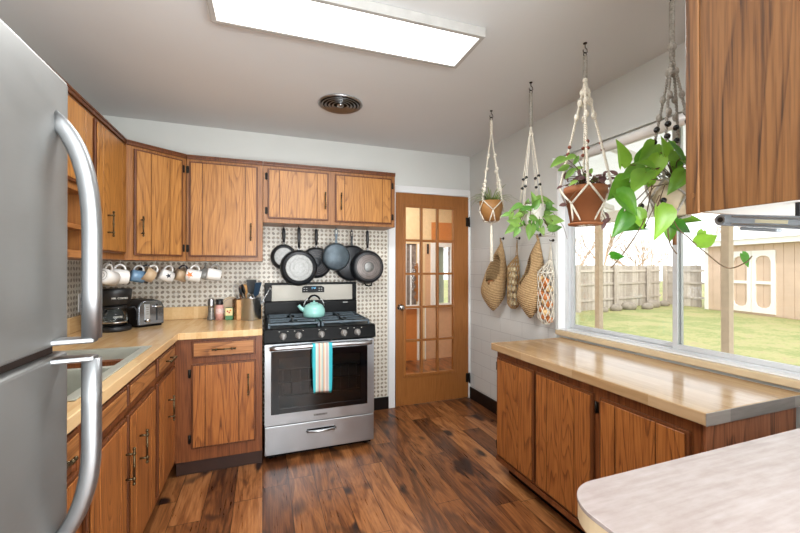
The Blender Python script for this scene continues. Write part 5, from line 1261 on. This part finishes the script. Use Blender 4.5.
# shed: near-left corner at (16.3, 9.8); front wall runs to (15.6, 6.8) and beyond
sh = thing('garden_shed', 'tan board sided garden shed with white double doors and white trim', 'shed', (16.5, 7.5, GZ))
p0 = Vector((16.296, 9.812, 0)); p1 = Vector((15.0, 4.1, 0)); L_ = (p1-p0).length; a_ = math.atan2(p1.y-p0.y, p1.x-p0.x)
T_ = Matrix.Translation((p0.x, p0.y, GZ)) @ Matrix.Rotation(a_, 4, 'Z')     # local x along the wall, local +y away from house?
sgn = 1
b = MB(T_); b.box(0, L_, 0, 3.0, 0, 2.42)
for i in range(int(L_/.30)): b.box(i*.30+.008, (i+1)*.30-.008, -.012, -.0005, .02, 2.40)
b.build('siding', 'shed', sh)
b = MB(T_); b.box(-.03, .12, -.03, .0, 0, 2.4); b.box(-.2, L_+.2, -.30, -.02, 2.42, 2.60); b.build('trim', 'outwhite', sh)
b = MB(T_); b.add([(-.3, -.36, 2.60), (L_+.3, -.36, 2.60), (L_+.3, 1.5, 3.15), (-.3, 1.5, 3.15), (-.3, 3.3, 2.60), (L_+.3, 3.3, 2.60)], [(0, 1, 2, 3), (3, 2, 5, 4), (0, 3, 4), (1, 5, 2)]); b.build('roof', 'outwhite', sh)
def sheddoor(xa, xb):
    w_ = .13; b = MB(T_); b.box(xa, xa+w_, -.05, -.013, .08, 2.20); b.box(xb-w_, xb, -.05, -.013, .08, 2.20); b.box(xa+w_, xb-w_, -.05, -.013, .08, .26); b.box(xa+w_, xb-w_, -.05, -.013, 2.02, 2.20); b.box(xa+w_, xb-w_, -.05, -.013, 1.06, 1.16)
    for (cx_, cz_, dx_, dz_) in ((xa+w_, .26, 1, 1), (xb-w_, .26, -1, 1), (xa+w_, 2.02, 1, -1), (xb-w_, 2.02, -1, -1)):
        pts_ = [(cx_, cz_), (cx_+dx_*.16, cz_), (cx_+dx_*.05, cz_+dz_*.06), (cx_, cz_+dz_*.2)]; b.prism(pts_, -.05, -.014, axis='y')
    b.build('door', 'outwhite', sh)
sheddoor(.98, 1.72); sheddoor(1.74, 2.48)
# bare trees beyond the fence
def branch(b, p, d, L_, r_, depth, rg):
    q = p+d*L_; b.tube([p, p.lerp(q, .5)+Vector((rg.uniform(-.05, .05), rg.uniform(-.05, .05), 0))*L_, q], [r_, r_*.8, r_*.62], seg=5)
    if depth == 0: return
    for k in range(3 if depth > 1 else 4):
        nd = (d+Vector((rg.uniform(-.75, .75), rg.uniform(-.75, .75), rg.uniform(-.15, .5)))).normalized(); branch(b, p.lerp(q, rg.uniform(.55, 1)), nd, L_*rg.uniform(.6, .85), r_*.55, depth-1, rg)
for i, (tx, ty, h_) in enumerate(((12.5, 16.5, 2.6), (18.5, 16.5, 3.0), (22.5, 17.0, 2.8), (15.5, 22, 3.2), (25.5, 12.5, 2.4), (9.5, 13.5, 2.3), (20.5, 22.5, 3.2), (27, 21, 3.2), (11, 25, 3.2), (14, 27, 3.6), (18, 27, 3.6), (23, 26, 3.6), (8, 20, 3.0), (30, 17, 3.4), (26, 25.5, 3.6), (21, 30.5, 4.0))):
    b = MB(); rg = random.Random(i+20); branch(b, Vector((tx, ty, GZ)), Vector((0, 0, 1)), h_*.55, .10, 5, rg)
    o_ = b.build('bare_tree', 'bark', None, (tx, ty, GZ), weld=False); tag(o_, 'pale bare winter tree beyond the weathered fence', 'tree', 'bare trees beyond the fence')
# stones and a low bed by the fence
for i, (sx_, sy_, sr) in enumerate(((12.5, 10.6, .20), (13.35, 10.75, .26), (14.15, 10.6, .2), (15.0, 11.0, .26), (15.95, 11.2, .2), (11.7, 10.45, .16))):
    b = MB(); b.ball((sx_, sy_, GZ+sr*.45), sr, seg=12, sc=(1.3, .9, .75)); o_ = b.build('garden_rock', 'rock', None, (sx_, sy_, GZ)); tag(o_, 'grey rock in the bed at the foot of the board fence', 'rock', 'rocks along the fence')
